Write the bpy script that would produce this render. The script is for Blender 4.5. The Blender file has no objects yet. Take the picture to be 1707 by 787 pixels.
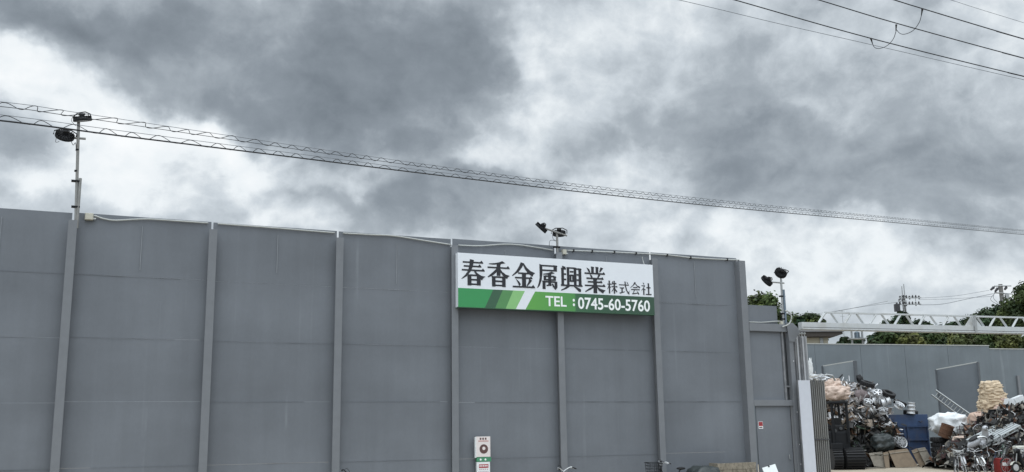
import bpy, bmesh, math, random
from mathutils import Vector, Matrix, noise, Euler
rnd = random.Random(7)
sc = bpy.context.scene
COL = sc.collection
R = math.radians

# ------------------------------------------------------------------ camera
FPX = 1650.0
CAM = Vector((0.0, -25.409, 1.95))
PITCH, ROLL, YAW = 0.19763, -0.01526, 0.41934
def _basis():
    f = Vector((math.sin(YAW)*math.cos(PITCH), math.cos(YAW)*math.cos(PITCH), math.sin(PITCH)))
    rt = Vector((math.cos(YAW), -math.sin(YAW), 0)); up = rt.cross(f)
    return math.cos(ROLL)*rt + math.sin(ROLL)*up, -math.sin(ROLL)*rt + math.cos(ROLL)*up, f
RT, UP, FW = _basis()
cam = bpy.data.objects.new('camera', bpy.data.cameras.new('camera'))
COL.objects.link(cam)
cam.data.sensor_width = 36; cam.data.lens = FPX/1707*36
cam.data.clip_start = .1; cam.data.clip_end = 3000
cam.matrix_world = Matrix(((RT.x, UP.x, -FW.x, CAM.x), (RT.y, UP.y, -FW.y, CAM.y), (RT.z, UP.z, -FW.z, CAM.z), (0, 0, 0, 1)))
sc.camera = cam
def ray(px, py): return (px-853.5)/FPX*RT - (py-393.5)/FPX*UP + FW
def AT(px, py, d): return CAM + ray(px, py)*d                 # a sight line at a distance in metres
def ON(px, py, Y=0.0):                                        # a sight line where it meets the plane y = Y
    r = ray(px, py); return CAM + r*((Y-CAM.y)/r.y)

# ------------------------------------------------------------------ world (cloudy sky)
SUN_AZ, SUN_EL = R(205), R(72)          # azimuth from +Y towards +X
def make_world():
    w = bpy.data.worlds.new("World"); sc.world = w; w.use_nodes = True
    N = w.node_tree.nodes; L = w.node_tree.links; N.clear()
    def nd(t, **k):
        n = N.new(t)
        for a, b in k.items(): setattr(n, a, b)
        return n
    def val(s, v):
        if hasattr(v, 'is_linked'): L.new(v, s)
        else: s.default_value = v
    def M(op, a, b=0.0, c=0.0):
        n = nd('ShaderNodeMath', operation=op); val(n.inputs[0], a); val(n.inputs[1], b); val(n.inputs[2], c); return n.outputs[0]
    def V(op, a, b=(0, 0, 0)):
        n = nd('ShaderNodeVectorMath', operation=op); val(n.inputs[0], a); val(n.inputs[1], b); return n
    def NZ(vec, scale, detail, rough, col=False):
        n = nd('ShaderNodeTexNoise'); n.inputs['Scale'].default_value = scale; n.inputs['Detail'].default_value = detail
        n.inputs['Roughness'].default_value = rough; L.new(vec, n.inputs['Vector']); return n.outputs['Color' if col else 'Fac']
    tc = nd('ShaderNodeTexCoord'); d = tc.outputs['Generated']
    def warp(vec, src, scale, amt, det):
        c = V('SUBTRACT', NZ(src, scale, det, .55, True), (.5, .5, .5)).outputs[0]
        s = nd('ShaderNodeVectorMath', operation='SCALE'); L.new(c, s.inputs[0]); s.inputs['Scale'].default_value = amt
        return V('ADD', vec, s.outputs[0]).outputs[0]
    dw = warp(d, d, 4.0, .16, 5); dw = warp(dw, d, 14.0, .075, 6)
    sp = nd('ShaderNodeSeparateXYZ'); L.new(dw, sp.inputs[0])
    az = M('ARCTAN2', sp.outputs[0], sp.outputs[1]); el = M('ARCSINE', sp.outputs[2])
    cb = nd('ShaderNodeCombineXYZ'); L.new(az, cb.inputs[0]); L.new(el, cb.inputs[1]); ae = cb.outputs[0]
    # cloud masses: azimuth, elevation, half-widths (radians), weight (- dark, + bright)
    for (a0, e0, ra, re, wt, sh) in CLOUDS:
        v = V('SUBTRACT', ae, (a0, e0, 0)).outputs[0]
        v = V('MULTIPLY', v, (1/ra, 1/re, 0)).outputs[0]
        l = V('DOT_PRODUCT', v, v).outputs['Value']
        g = M('EXPONENT', M('MULTIPLY', M('POWER', l, sh), -1.0))
        make_world.acc = M('MULTIPLY_ADD', g, wt*1.15, make_world.acc)
    st = V('MULTIPLY', d, (1, 1, 1.5)).outputs[0]
    st = warp(st, d, 5.0, .12, 3)
    n1 = M('SUBTRACT', NZ(st, 4.5, 9, .58), .5)
    n2 = M('SUBTRACT', NZ(st, 15.0, 8, .62), .5)
    def puff(vec, sc_, det): return M('ABSOLUTE', M('SUBTRACT', NZ(vec, sc_, det, .5), .5))
    pf = warp(st, d, 9.0, .06, 4)
    t = M('MULTIPLY_ADD', n1, .52, make_world.acc); t = M('MULTIPLY_ADD', n2, .50, t)
    b_ = M('SUBTRACT', M('ADD', puff(pf, 7.5, 2), M('MULTIPLY', puff(pf, 17.0, 2), .6)), .17)
    t = M('MULTIPLY_ADD', b_, -.80, t)
    n3 = M('SUBTRACT', NZ(warp(d, d, 30.0, .03, 3), 36.0, 7, .70), .5); t = M('MULTIPLY_ADD', n3, .27, t)
    t = M('MULTIPLY_ADD', t, .80, .125)
    rp = nd('ShaderNodeValToRGB'); L.new(t, rp.inputs[0]); cr = rp.color_ramp
    stops = [(0.0, (.175, .205, .235)), (.28, (.275, .315, .355)), (.47, (.41, .46, .505)), (.63, (.63, .69, .74)), (.78, (.88, .93, .96)), (1.0, (1.02, 1.04, 1.05))]
    cr.elements[0].position, cr.elements[1].position = 0, 1
    for p, c in stops[1:-1]: cr.elements.new(p)
    for e, (p, c) in zip(cr.elements, stops): e.position = p; e.color = (*c, 1)
    # the overcast is brighter round the hidden sun, behind the viewer
    sd = (math.sin(SUN_AZ)*math.cos(SUN_EL), math.cos(SUN_AZ)*math.cos(SUN_EL), math.sin(SUN_EL))
    glow = M('MULTIPLY_ADD', M('SMOOTH_MIN', M('MAXIMUM', M('ADD', V('DOT_PRODUCT', d, sd).outputs['Value'], -.15), 0.0), 1.0, .05), SKY_GLOW, 1.0)
    sc_ = nd('ShaderNodeVectorMath', operation='SCALE'); L.new(rp.outputs[0], sc_.inputs[0]); L.new(glow, sc_.inputs['Scale'])
    sky = nd('ShaderNodeTexSky', sky_type='NISHITA'); sky.sun_disc = False; sky.sun_elevation = SUN_EL; sky.sun_rotation = SUN_AZ
    b1 = nd('ShaderNodeBackground'); L.new(sky.outputs[0], b1.inputs[0]); b1.inputs[1].default_value = .08
    b2 = nd('ShaderNodeBackground'); L.new(sc_.outputs[0], b2.inputs[0]); b2.inputs[1].default_value = 1.0
    mx = nd('ShaderNodeMixShader'); mx.inputs[0].default_value = .95
    L.new(b1.outputs[0], mx.inputs[1]); L.new(b2.outputs[0], mx.inputs[2])
    o = nd('ShaderNodeOutputWorld'); L.new(mx.outputs[0], o.inputs[0])
SKY_GLOW = 3.15
def azel(px, py):
    r = ray(px, py).normalized(); return math.atan2(r.x, r.y), math.asin(r.z)
CLOUDS = []
for (px, py, rx, ry, wt) in [
    (420, 90, 330, 125, -.27), (670, 120, 190, 150, -.30), (150, 30, 230, 50, -.22), (770, 60, 110, 110, -.12), (420, 190, 120, 45, -.16),
    (690, 330, 210, 55, -.26), (1255, 180, 90, 85, -.14), (1480, 290, 330, 75, -.22), (1200, 240, 200, 45, -.16), (1560, 130, 210, 60, -.12), (1640, 230, 120, 60, -.08),
    (40, 150, 120, 55, .36), (300, 265, 180, 45, .32), (150, 325, 180, 40, .22), (500, 345, 110, 35, .20), (60, 275, 90, 40, -.15), (230, 200, 70, 25, .10), (390, 310, 90, 30, -.06), (890, 120, 45, 130, .17), (50, 35, 110, 45, -.14), (850, 265, 100, 40, .16),
    (1060, 40, 140, 60, .12), (990, 350, 110, 40, .22), (1230, 400, 220, 40, .18), (1500, 450, 330, 50, .18), (1660, 40, 110, 60, .08), (960, 200, 90, 80, .10),
    (1050, 290, 100, 40, .12), (620, 270, 60, 25, .10)]:
    a, e = azel(px, py); CLOUDS.append((a, e, rx/1700, ry/1700, wt, 3.0 if wt <= -.24 else 1.8))
make_world.acc = .505
make_world()
sun = bpy.data.objects.new('sun', bpy.data.lights.new('sun', 'SUN')); COL.objects.link(sun)
sun.data.energy = 0.6; sun.data.angle = R(40); sun.data.color = (1, .97, .93)
_sd = Vector((math.sin(SUN_AZ)*math.cos(SUN_EL), math.cos(SUN_AZ)*math.cos(SUN_EL), math.sin(SUN_EL)))
sun.rotation_euler = _sd.to_track_quat('Z', 'Y').to_euler()
vs = sc.view_settings; vs.view_transform = 'Standard'; vs.look = 'None'; vs.exposure = 0; vs.gamma = 1; vs.use_curve_mapping = False
sc.cycles.max_bounces = 6; sc.cycles.diffuse_bounces = 3; sc.cycles.use_denoising = True

# ------------------------------------------------------------------ materials
def mat(name, col, rough=.6, metal=0.0, var=.12, scale=6.0, dirt=None, bump=0.0, attr=False, spec=.5, zs=1.0, dirtscale=2.0, dirtamt=.5):
    m = bpy.data.materials.new(name); m.use_nodes = True
    N = m.node_tree.nodes; L = m.node_tree.links; b = N['Principled BSDF']
    b.inputs['Roughness'].default_value = rough; b.inputs['Metallic'].default_value = metal; b.inputs['Specular IOR Level'].default_value = spec
    tc = N.new('ShaderNodeTexCoord'); mp = N.new('ShaderNodeMapping'); mp.inputs['Scale'].default_value = (1, 1, zs)
    L.new(tc.outputs['Object'], mp.inputs[0])
    nz = N.new('ShaderNodeTexNoise'); nz.inputs['Scale'].default_value = scale; nz.inputs['Detail'].default_value = 6; nz.inputs['Roughness'].default_value = .6
    L.new(mp.outputs[0], nz.inputs['Vector'])
    mr = N.new('ShaderNodeMapRange'); mr.inputs['From Min'].default_value = .25; mr.inputs['From Max'].default_value = .75
    mr.inputs['To Min'].default_value = 1-var; mr.inputs['To Max'].default_value = 1+var; L.new(nz.outputs['Fac'], mr.inputs[0])
    vm = N.new('ShaderNodeVectorMath'); vm.operation = 'SCALE'; vm.inputs[0].default_value = col[:3]; L.new(mr.outputs[0], vm.inputs['Scale'])
    out = vm.outputs[0]
    if attr:
        at = N.new('ShaderNodeAttribute'); at.attribute_name = 'Col'
        L.new(at.outputs['Color'], vm.inputs[0])
    if dirt:
        n2 = N.new('ShaderNodeTexNoise'); n2.inputs['Scale'].default_value = dirtscale; n2.inputs['Detail'].default_value = 8; n2.inputs['Roughness'].default_value = .65
        L.new(mp.outputs[0], n2.inputs['Vector'])
        r2 = N.new('ShaderNodeMapRange'); r2.inputs['From Min'].default_value = .48; r2.inputs['From Max'].default_value = .66; r2.inputs['To Max'].default_value = dirtamt
        L.new(n2.outputs['Fac'], r2.inputs[0])
        mx = N.new('ShaderNodeMix'); mx.data_type = 'RGBA'; L.new(r2.outputs[0], mx.inputs[0]); L.new(out, mx.inputs[6]); mx.inputs[7].default_value = (*dirt, 1)
        out = mx.outputs[2]
    L.new(out, b.inputs['Base Color'])
    if bump:
        bp = N.new('ShaderNodeBump'); bp.inputs['Strength'].default_value = bump; bp.inputs['Distance'].default_value = .02
        L.new(nz.outputs['Fac'], bp.inputs['Height']); L.new(bp.outputs[0], b.inputs['Normal'])
    return m

def wall_mat(name, col):
    """grey painted steel plate: mottling, runs of rain streaks, chalky drips"""
    m = bpy.data.materials.new(name); m.use_nodes = True
    N = m.node_tree.nodes; L = m.node_tree.links; b = N['Principled BSDF']
    b.inputs['Roughness'].default_value = .62; b.inputs['Specular IOR Level'].default_value = .3
    g = N.new('ShaderNodeNewGeometry')
    def nz(scale, det, sx, sz, rough=.55, off=0):
        mp = N.new('ShaderNodeMapping'); mp.inputs['Scale'].default_value = (sx, .3, sz); mp.inputs['Location'].default_value = (off, 0, off)
        L.new(g.outputs['Position'], mp.inputs[0])
        n = N.new('ShaderNodeTexNoise'); n.inputs['Scale'].default_value = scale; n.inputs['Detail'].default_value = det; n.inputs['Roughness'].default_value = rough
        L.new(mp.outputs[0], n.inputs['Vector']); return n.outputs['Fac']
    def mr(x, a, bb, c, d):
        n = N.new('ShaderNodeMapRange'); L.new(x, n.inputs[0])
        for i, v in enumerate((a, bb, c, d)): n.inputs[1+i].default_value = v
        return n.outputs[0]
    def mul(x, y):
        n = N.new('ShaderNodeMath'); n.operation = 'MULTIPLY'; L.new(x, n.inputs[0]); L.new(y, n.inputs[1]); return n.outputs[0]
    f = mul(mr(nz(1.0, 4, .35, .5), .3, .7, .87, 1.12), mr(nz(1.0, 4, 3.0, .25, .55), .3, .7, .955, 1.045))
    f = mul(f, mr(nz(1.0, 6, 14, 9, .6, 4), .3, .7, .975, 1.025))
    vm = N.new('ShaderNodeVectorMath'); vm.operation = 'SCALE'; vm.inputs[0].default_value = col; L.new(f, vm.inputs['Scale'])
    drip = mul(mr(nz(1.0, 2, 3.2, .10, .5, 11), .66, .74, 0, 1), mr(nz(1.0, 4, 1.2, .6, .6, 23), .45, .62, 0, 1))
    fine = mul(mr(nz(1.0, 3, 9, .16, .5, 31), .62, .75, 0, .5), mr(nz(1.0, 4, .8, .5, .6, 3), .42, .65, 0, 1))
    ad = N.new('ShaderNodeMath'); ad.operation = 'ADD'; ad.use_clamp = True; L.new(drip, ad.inputs[0]); L.new(fine, ad.inputs[1])
    sm = N.new('ShaderNodeMath'); sm.operation = 'MULTIPLY'; sm.inputs[1].default_value = .20; L.new(ad.outputs[0], sm.inputs[0])
    mx = N.new('ShaderNodeMix'); mx.data_type = 'RGBA'; L.new(sm.outputs[0], mx.inputs[0]); L.new(vm.outputs[0], mx.inputs[6]); mx.inputs[7].default_value = (.42, .44, .46, 1)
    L.new(mx.outputs[2], b.inputs['Base Color'])
    bp = N.new('ShaderNodeBump'); bp.inputs['Strength'].default_value = .25; bp.inputs['Distance'].default_value = .05
    L.new(nz(1.0, 3, .9, .9, .5, 7), bp.inputs['Height']); L.new(bp.outputs[0], b.inputs['Normal'])
    return m

WALL = wall_mat('grey_wall_paint', (.160, .173, .191))
WALL2 = wall_mat('grey_yard_paint', (.155, .178, .195))
POST = mat('grey_post_paint', (.172, .181, .194), .55, var=.08, scale=3)
SEAM = mat('weld_seam', (.225, .238, .254), .6)
BACKD = mat('dark_backing', (.07, .075, .08), .7)  # near-black backing; also painted shade in gate folds and sheet grooves
JOINT = mat('plate_joint', (.138, .149, .164), .7)
PVC = mat('grey_conduit', (.42, .43, .41), .5, var=.08)
BOXM = mat('beige_plastic', (.50, .48, .40), .5, var=.06)
BLK = mat('black_plastic', (.010, .010, .011), .5, spec=.3)
BLKM = mat('black_metal', (.011, .012, .014), .55, .0, spec=.2)
GALV = mat('galvanised', (.36, .37, .37), .45, .6, var=.15, scale=9)
PIPE = mat('dull_pipe', (.25, .25, .24), .55, .3, var=.2, scale=8, dirt=(.16, .12, .09), dirtamt=.4)
LENS = mat('lamp_lens', (.05, .052, .055), .3, spec=.3)
WIRE = mat('wire', (.018, .019, .022), .6)
WIREG = mat('grey_wire', (.16, .17, .185), .6)
CLAMP = mat('clamp', (.01, .01, .011), .5)
WHITE = mat('sign_white', (.75, .775, .81), .35, var=.02)
INK = mat('sign_ink', (.012, .013, .018), .5, var=.02)
LETTER = mat('sign_letter_white', (.86, .88, .87), .4, var=.01)
G1 = mat('sign_green', (.035, .27, .085), .35, var=.03)
G2 = mat('sign_dark_green', (.035, .105, .055), .35, var=.03)
G3 = mat('sign_mid_green', (.085, .25, .085), .35, var=.03)
G4 = mat('sign_light_green', (.24, .50, .19), .35, var=.03)
def band_mat():
    m = mat('sign_green_print', (.1, .35, .07), .35, var=.02)
    N = m.node_tree.nodes; L = m.node_tree.links
    tc = N.new('ShaderNodeTexCoord'); sp = N.new('ShaderNodeSeparateXYZ'); L.new(tc.outputs['Object'], sp.inputs[0])
    mr = N.new('ShaderNodeMapRange'); mr.inputs[1].default_value = 2.3; mr.inputs[2].default_value = 6.2; L.new(sp.outputs[0], mr.inputs[0])
    cr = N.new('ShaderNodeValToRGB'); L.new(mr.outputs[0], cr.inputs[0]); e = cr.color_ramp.elements
    e[0].position = 0; e[0].color = (.105, .34, .065, 1); e[1].position = 1; e[1].color = (.03, .075, .045, 1)
    x = e.new(.33); x.color = (.075, .27, .07, 1); y = e.new(.345); y.color = (.038, .125, .055, 1); z = e.new(.6); z.color = (.03, .085, .047, 1)
    L.new(cr.outputs[0], N['Principled BSDF'].inputs['Base Color']); return m
GB = band_mat()
BEAMW = mat('white_beam_paint', (.50, .52, .525), .45, var=.12, scale=2, dirt=(.26, .24, .20), dirtamt=.45)
BEAMD = mat('beam_slot', (.05, .05, .055), .6)
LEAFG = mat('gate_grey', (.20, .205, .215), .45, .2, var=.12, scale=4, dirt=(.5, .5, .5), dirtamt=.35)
LEAFL = mat('gate_highlight', (.44, .45, .465), .4, .3, var=.12, scale=4)
CORR = mat('corrugated_grey', (.25, .25, .24), .5, .2, var=.2, scale=4, zs=.3, dirt=(.12, .09, .06), dirtamt=.5)
BOARDW = mat('white_board', (.56, .58, .63), .5, var=.04)
SHEETW = mat('white_sheet', (.82, .86, .86), .5, var=.03)
WOODG = mat('weathered_wood', (.24, .21, .165), .85, var=.3, scale=9, dirt=(.08, .075, .05), dirtscale=7, dirtamt=.8, bump=.5)
PLY = mat('old_plywood', (.215, .165, .115), .8, var=.2, scale=3, dirt=(.10, .075, .055), dirtamt=.5)
PLYG = mat('grey_plywood', (.25, .225, .185), .8, var=.2, scale=3, dirt=(.12, .095, .07), dirtamt=.6)
TARP = mat('dark_tarp', (.035, .042, .042), .45, var=.3)
RUBBER = mat('rubber', (.014, .014, .015), .75, var=.25)
ALLOY = mat('alloy', (.52, .53, .54), .42, .6, var=.15)
CHROME = mat('bright_metal', (.58, .59, .60), .38, .7, var=.15)
BLUE = mat('blue_skip_paint', (.022, .050, .118), .55, var=.25, scale=4, dirt=(.05, .04, .035), dirtamt=.6)
RUST = mat('rusty_steel', (.12, .06, .035), .85, .2, var=.35, scale=8, dirt=(.05, .03, .02), dirtamt=.6)
BAGB = mat('beige_bag', (.58, .455, .38), .9, var=.12, scale=5, bump=.5)
BAGP = mat('pinkish_bag', (.50, .36, .29), .9, var=.15, scale=5, dirt=(.35, .22, .15), dirtamt=.4, bump=.5)
BAGO = mat('ochre_bag', (.60, .48, .34), .9, var=.15, scale=5, bump=.5)
BAGW = mat('white_bag', (.72, .74, .75), .8, var=.08, scale=5, bump=.5)
CRATE = mat('grey_crate', (.22, .225, .22), .6, var=.15)
PALLET = mat('grey_pallet', (.36, .385, .39), .6, var=.15, dirt=(.2, .19, .17), dirtamt=.5)
RED = mat('red_paint', (.22, .018, .016), .45, var=.2)
CREAMP = mat('cream_plastic', (.60, .60, .53), .4, var=.06)
APPL = mat('appliance_white', (.66, .68, .69), .4, var=.08)
SCRAP = mat('scrap_mixed', (.3, .3, .3), .5, .35, var=.3, scale=14, attr=True)
JUNK = mat('junk_mixed', (.1, .1, .1), .75, .1, var=.35, scale=10, attr=True)
LEAF = mat('foliage', (.06, .09, .03), .65, attr=True, var=.15, scale=1.5, spec=.25)
BARK = mat('bark', (.09, .07, .05), .9, var=.3)
CONC = mat('pole_concrete', (.20, .195, .185), .8, var=.1)
INSUL = mat('dark_insulator', (.03, .03, .035), .4)
ROOF = mat('roof_grey', (.22, .22, .23), .7, var=.1)
SOFFIT = mat('dark_soffit', (.05, .042, .036), .8)
CREAMW = mat('cream_render', (.52, .49, .40), .85, var=.06)
GLASS = mat('dark_glass', (.03, .035, .04), .1)
PAPERP = mat('pale_pink_paper', (.74, .67, .65), .5, var=.03)
PAPERW = mat('white_paper', (.74, .76, .76), .5, var=.03)
STRIPG = mat('green_strip', (.06, .25, .13), .5)
INKR = mat('red_ink', (.38, .03, .04), .5)
INKB = mat('brown_ink', (.11, .055, .05), .6)
TANK = mat('tinted_metal', (.16, .20, .24), .4, .5)
SAND = mat('yard_dust', (.36, .31, .24), .95, var=.14, scale=.6, dirt=(.24, .20, .155), dirtscale=.5, dirtamt=.5, bump=.3)
ASPH = mat('asphalt', (.055, .055, .056), .9, var=.2, scale=20, bump=.3)
PAVE = mat('pavement_concrete', (.32, .31, .29), .9, var=.1, scale=2)
PAINTW = mat('road_paint', (.72, .72, .70), .7, var=.08)

# ------------------------------------------------------------------ helpers
def tag(o, label=None, cat=None, group=None, kind=None):
    if label: o['label'] = label
    if cat: o['category'] = cat
    if group: o['group'] = group
    if kind: o['kind'] = kind
    return o
def thing(name, label, cat, loc=(0, 0, 0), rz=0.0, group=None, rot=None):
    o = bpy.data.objects.new(name, None); COL.objects.link(o); o.location = loc; o.empty_display_size = .2
    o.rotation_euler = rot if rot else (0, 0, rz)
    return tag(o, label, cat, group)
class MB:
    def __init__(s, M=None): s.b = bmesh.new(); s.M = M or Matrix(); s.cl = None
    def face(s, pts, col=None):
        try: f = s.b.faces.new([s.b.verts.new(s.M @ Vector(p)) for p in pts])
        except ValueError: return
        if col is not None: s.paint(f, col)
    def paint(s, f, col):
        if s.cl is None: s.cl = s.b.loops.layers.float_color.new('Col')
        for l in f.loops: l[s.cl] = (*col, 1)
    def box(s, c, d, rot=None, bev=0.0):
        m = Matrix.Translation(c) @ (Euler(rot).to_matrix().to_4x4() if rot else Matrix())
        v = []
        for z in (-.5, .5):
            for x, y in ((-.5, -.5), (.5, -.5), (.5, .5), (-.5, .5)): v.append(s.b.verts.new(s.M @ (m @ Vector((x*d[0], y*d[1], z*d[2])))))
        fs = [s.b.faces.new([v[i] for i in q]) for q in ((3, 2, 1, 0), (4, 5, 6, 7), (0, 1, 5, 4), (1, 2, 6, 5), (2, 3, 7, 6), (3, 0, 4, 7))]
        if bev: bmesh.ops.bevel(s.b, geom=list({e for f in fs for e in f.edges}), offset=bev, segments=2, affect='EDGES', profile=.6)
        return s
    def b2(s, a, b, **k): # box from corner to corner
        return s.box([(a[i]+b[i])/2 for i in range(3)], [abs(b[i]-a[i]) for i in range(3)], **k)
    def prism(s, poly, h, ax=1, off=0.0): # polygon in (x,z) if ax=1 extruded along y; ax=2: (x,y) extruded along z
        def P(p, t): return (p[0], t, p[1]) if ax == 1 else ((p[0], p[1], t) if ax == 2 else (t, p[0], p[1]))
        a = [s.b.verts.new(s.M @ Vector(P(p, off))) for p in poly]; c = [s.b.verts.new(s.M @ Vector(P(p, off+h))) for p in poly]
        n = len(poly)
        try:
            s.b.faces.new(a); s.b.faces.new(c[::-1])
            for i in range(n): s.b.faces.new((a[i], c[i], c[(i+1) % n], a[(i+1) % n]))
        except ValueError: pass
        return s
    def tube(s, pts, r, n=6, r2=None, cap=True):
        pts = [Vector(p) for p in pts]; rings = []
        for i, p in enumerate(pts):
            t = (pts[min(i+1, len(pts)-1)]-pts[max(i-1, 0)])
            if t.length < 1e-9: t = Vector((0, 0, 1))
            t.normalize(); u = t.cross(Vector((0, 0, 1)) if abs(t.z) < .95 else Vector((1, 0, 0))).normalized(); w = t.cross(u)
            rr = r if r2 is None else r+(r2-r)*i/(len(pts)-1)
            rings.append([s.b.verts.new(s.M @ (p+u*rr*math.cos(2*math.pi*k/n)+w*rr*math.sin(2*math.pi*k/n))) for k in range(n)])
        for a, b in zip(rings, rings[1:]):
            for k in range(n): s.b.faces.new((a[k], a[(k+1) % n], b[(k+1) % n], b[k]))
        if cap and n > 2: s.b.faces.new(rings[0][::-1]); s.b.faces.new(rings[-1])
        return s
    def lathe(s, prof, n=20, M=None): # profile (radius, z), axis z of matrix M
        M = s.M @ (M or Matrix()); rings = []
        for (r, z) in prof:
            if r < 1e-6: rings.append([s.b.verts.new(M @ Vector((0, 0, z)))])
            else: rings.append([s.b.verts.new(M @ Vector((r*math.cos(2*math.pi*k/n), r*math.sin(2*math.pi*k/n), z))) for k in range(n)])
        for a, b in zip(rings, rings[1:]):
            if len(a) == 1 and len(b) == 1: continue
            for k in range(n):
                q = (k+1) % n
                if len(a) == 1: s.b.faces.new((a[0], b[q], b[k]))
                elif len(b) == 1: s.b.faces.new((a[k], a[q], b[0]))
                else: s.b.faces.new((a[k], a[q], b[q], b[k]))
        return s
    def torus(s, R_, r, n=20, m=6, M=None):
        M = M or Matrix(); prof = [(R_+r*math.cos(2*math.pi*k/m), r*math.sin(2*math.pi*k/m)) for k in range(m+1)]
        return s.lathe(prof, n, M)
    def blob(s, c, rad, sub=3, amp=.15, fr=2.0, seed=0, flat=None, box=1.0):
        g = bmesh.ops.create_icosphere(s.b, subdivisions=sub, radius=1.0)
        for v in g['verts']:
            d = v.co.normalized()
            if box != 1.0:
                k = (abs(d.x)**box+abs(d.y)**box+abs(d.z)**box)**(-1/box); d = d*k
            nn = noise.noise(d*fr+Vector((seed*3.1, seed*1.7, seed)))+.5*noise.noise(d*fr*2.3+Vector((seed, seed*2.2, 5)))
            nn += .7*(.35-abs(noise.noise(d*fr*1.9+Vector((seed, 3, seed*.7)))))+.35*(.3-abs(noise.noise(d*fr*4.5+Vector((seed*.3, 8, seed)))))
            p = d*(1+amp*nn)
            p = Vector((p.x*rad[0], p.y*rad[1], p.z*rad[2]))
            if flat is not None and p.z < flat: p.z = flat
            v.co = s.M @ (Vector(c)+p)
        return s
    def build(s, name, m, parent=None, smooth=False, norm=True):
        if norm: bmesh.ops.recalc_face_normals(s.b, faces=s.b.faces)
        me = bpy.data.meshes.new(name); s.b.to_mesh(me); s.b.free()
        if smooth:
            for p in me.polygons: p.use_smooth = True
        me.materials.append(m); o = bpy.data.objects.new(name, me); COL.objects.link(o)
        if parent: o.parent = parent
        return o
def T(*v): return Matrix.Translation(v)
def facing(d): return Vector(d).normalized().to_track_quat('Z', 'Y').to_matrix().to_4x4()
def spline(pts, n=12): # Catmull-Rom
    P = [Vector(p) for p in pts]; P = [2*P[0]-P[1]]+P+[2*P[-1]-P[-2]]; out = []
    for i in range(1, len(P)-2):
        for k in range(n):
            t = k/n; a, b, c, d = P[i-1:i+3]
            out.append(.5*((2*b)+(c-a)*t+(2*a-5*b+4*c-d)*t*t+(-a+3*b-3*c+d)*t**3))
    out.append(P[-2]); return out
def wrap(o, label, cat, group=None): return tag(o, label, cat, group)

# ------------------------------------------------------------------ ground, road, pavement
g = MB(); g.face([(-700, -700, 0), (900, -700, 0), (900, 1000, 0), (-700, 1000, 0)]); tag(g.build('ground', SAND), kind='structure')
g = MB(); g.face([(-120, -30, .004), (140, -30, .004), (140, -9, .004), (-120, -9, .004)]); tag(g.build('road', ASPH), kind='structure')
g = MB()
for x in range(-60, 80, 8): g.face([(x, -20.07, .008), (x+5, -20.07, .008), (x+5, -19.93, .008), (x, -19.93, .008)])
g.face([(-120, -9.6, .008), (140, -9.6, .008), (140, -9.45, .008), (-120, -9.45, .008)])
tag(g.build('road_marking', PAINTW), kind='structure')
g = MB(); g.b2((-120, -9.0, 0), (21, -6.5, .13), bev=.015); tag(g.build('pavement', PAVE), kind='structure')

# ------------------------------------------------------------------ main steel wall
S = 3.25; X0 = -.175; ZT = 7.37; CO = [5.858, 4.347, 2.836, 1.325]
wall = thing('steel_wall', 'tall grey painted steel plate wall with upright posts along the roadside', 'wall', (0, 0, 0))
PY = .25
wr = random.Random(3)
for k in range(-3, 6):
    xa = X0+k*S+.025; xb = X0+(k+1)*S-.025
    m = MB(); zs = [ZT+wr.uniform(-.015, .015)]+[c+wr.uniform(-.02, .02) for c in CO]+[0]
    for i in range(5):
        off = wr.uniform(-.003, .004)
        nx = 6; rows = []
        za, zb = zs[i]-(.0012 if i else 0), zs[i+1]+.0012
        for j in range(nx+1):
            x = xa+(xb-xa)*j/nx
            bow = .012*math.sin(math.pi*j/nx)*wr.uniform(-.6, 1)
            rows.append((x, PY+off+bow))
        v = [[m.b.verts.new((x, y, z)) for (x, y) in rows] for z in (za, zb)]
        u = [[m.b.verts.new((x, y+.012, z)) for (x, y) in rows] for z in (za, zb)]
        for j in range(nx):
            m.b.faces.new((v[0][j], v[0][j+1], v[1][j+1], v[1][j])); m.b.faces.new((u[0][j+1], u[0][j], u[1][j], u[1][j+1]))
            for q, w_ in ((0, 0), (1, 1)): m.b.faces.new((v[q][j], v[q][j+1], u[q][j+1], u[q][j]))
        m.b.faces.new((v[0][0], v[1][0], u[1][0], u[0][0])); m.b.faces.new((v[0][nx], v[1][nx], u[1][nx], u[0][nx]))
    p = m.build('wall_panel', WALL, wall)
    xm = (xa+xb)/2+wr.uniform(-.06, .1)
    m = MB(); m.b2((xm-.008, PY-.020, CO[0]+wr.uniform(.03, .35)), (xm+.009, PY-.016, ZT-.22)); m.build('weld_seam', SEAM, wall)
    for ci, c in enumerate(zs[1:5]):
        if wr.random() < .30: continue
        xs_ = xa+.02 if wr.random() < .6 else xa+wr.uniform(.1, .9)
        while xs_ < xb-.15:
            xe = min(xb-.02, xs_+wr.uniform(1.4, 4.5))
            m = MB(); m.b2((xs_, PY-.016, c-.0025), (xe, PY-.012, c+.0025)); m.build('joint_strip', JOINT if wr.random() < .75 else WALL, wall); xs_ = xe+wr.uniform(.1, 1.0)
for k in range(-3, 7):
    x = X0+k*S; w = .098 if k < 6 else .12
    m = MB(); zt = 7.14 if k < 6 else 7.26
    m.b2((x-w, -.006, 0), (x+w, .008, zt), bev=.003); m.b2((x-.006, .008, 0), (x+.006, PY+.06, zt)); m.b2((x-w, PY+.06, 0), (x+w, PY+.072, zt))
    if k == 6: m.b2((x-w, .008, 0), (x-w+.012, PY+.06, zt)); m.b2((x+w-.012, .008, 0), (x+w, PY+.06, zt))
    m.build('post', POST, wall)
    m = MB(); m.b2((x-.17, -.12, 0), (x+.17, .06, .02)); m.build('base_plate', POST, wall)

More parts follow.
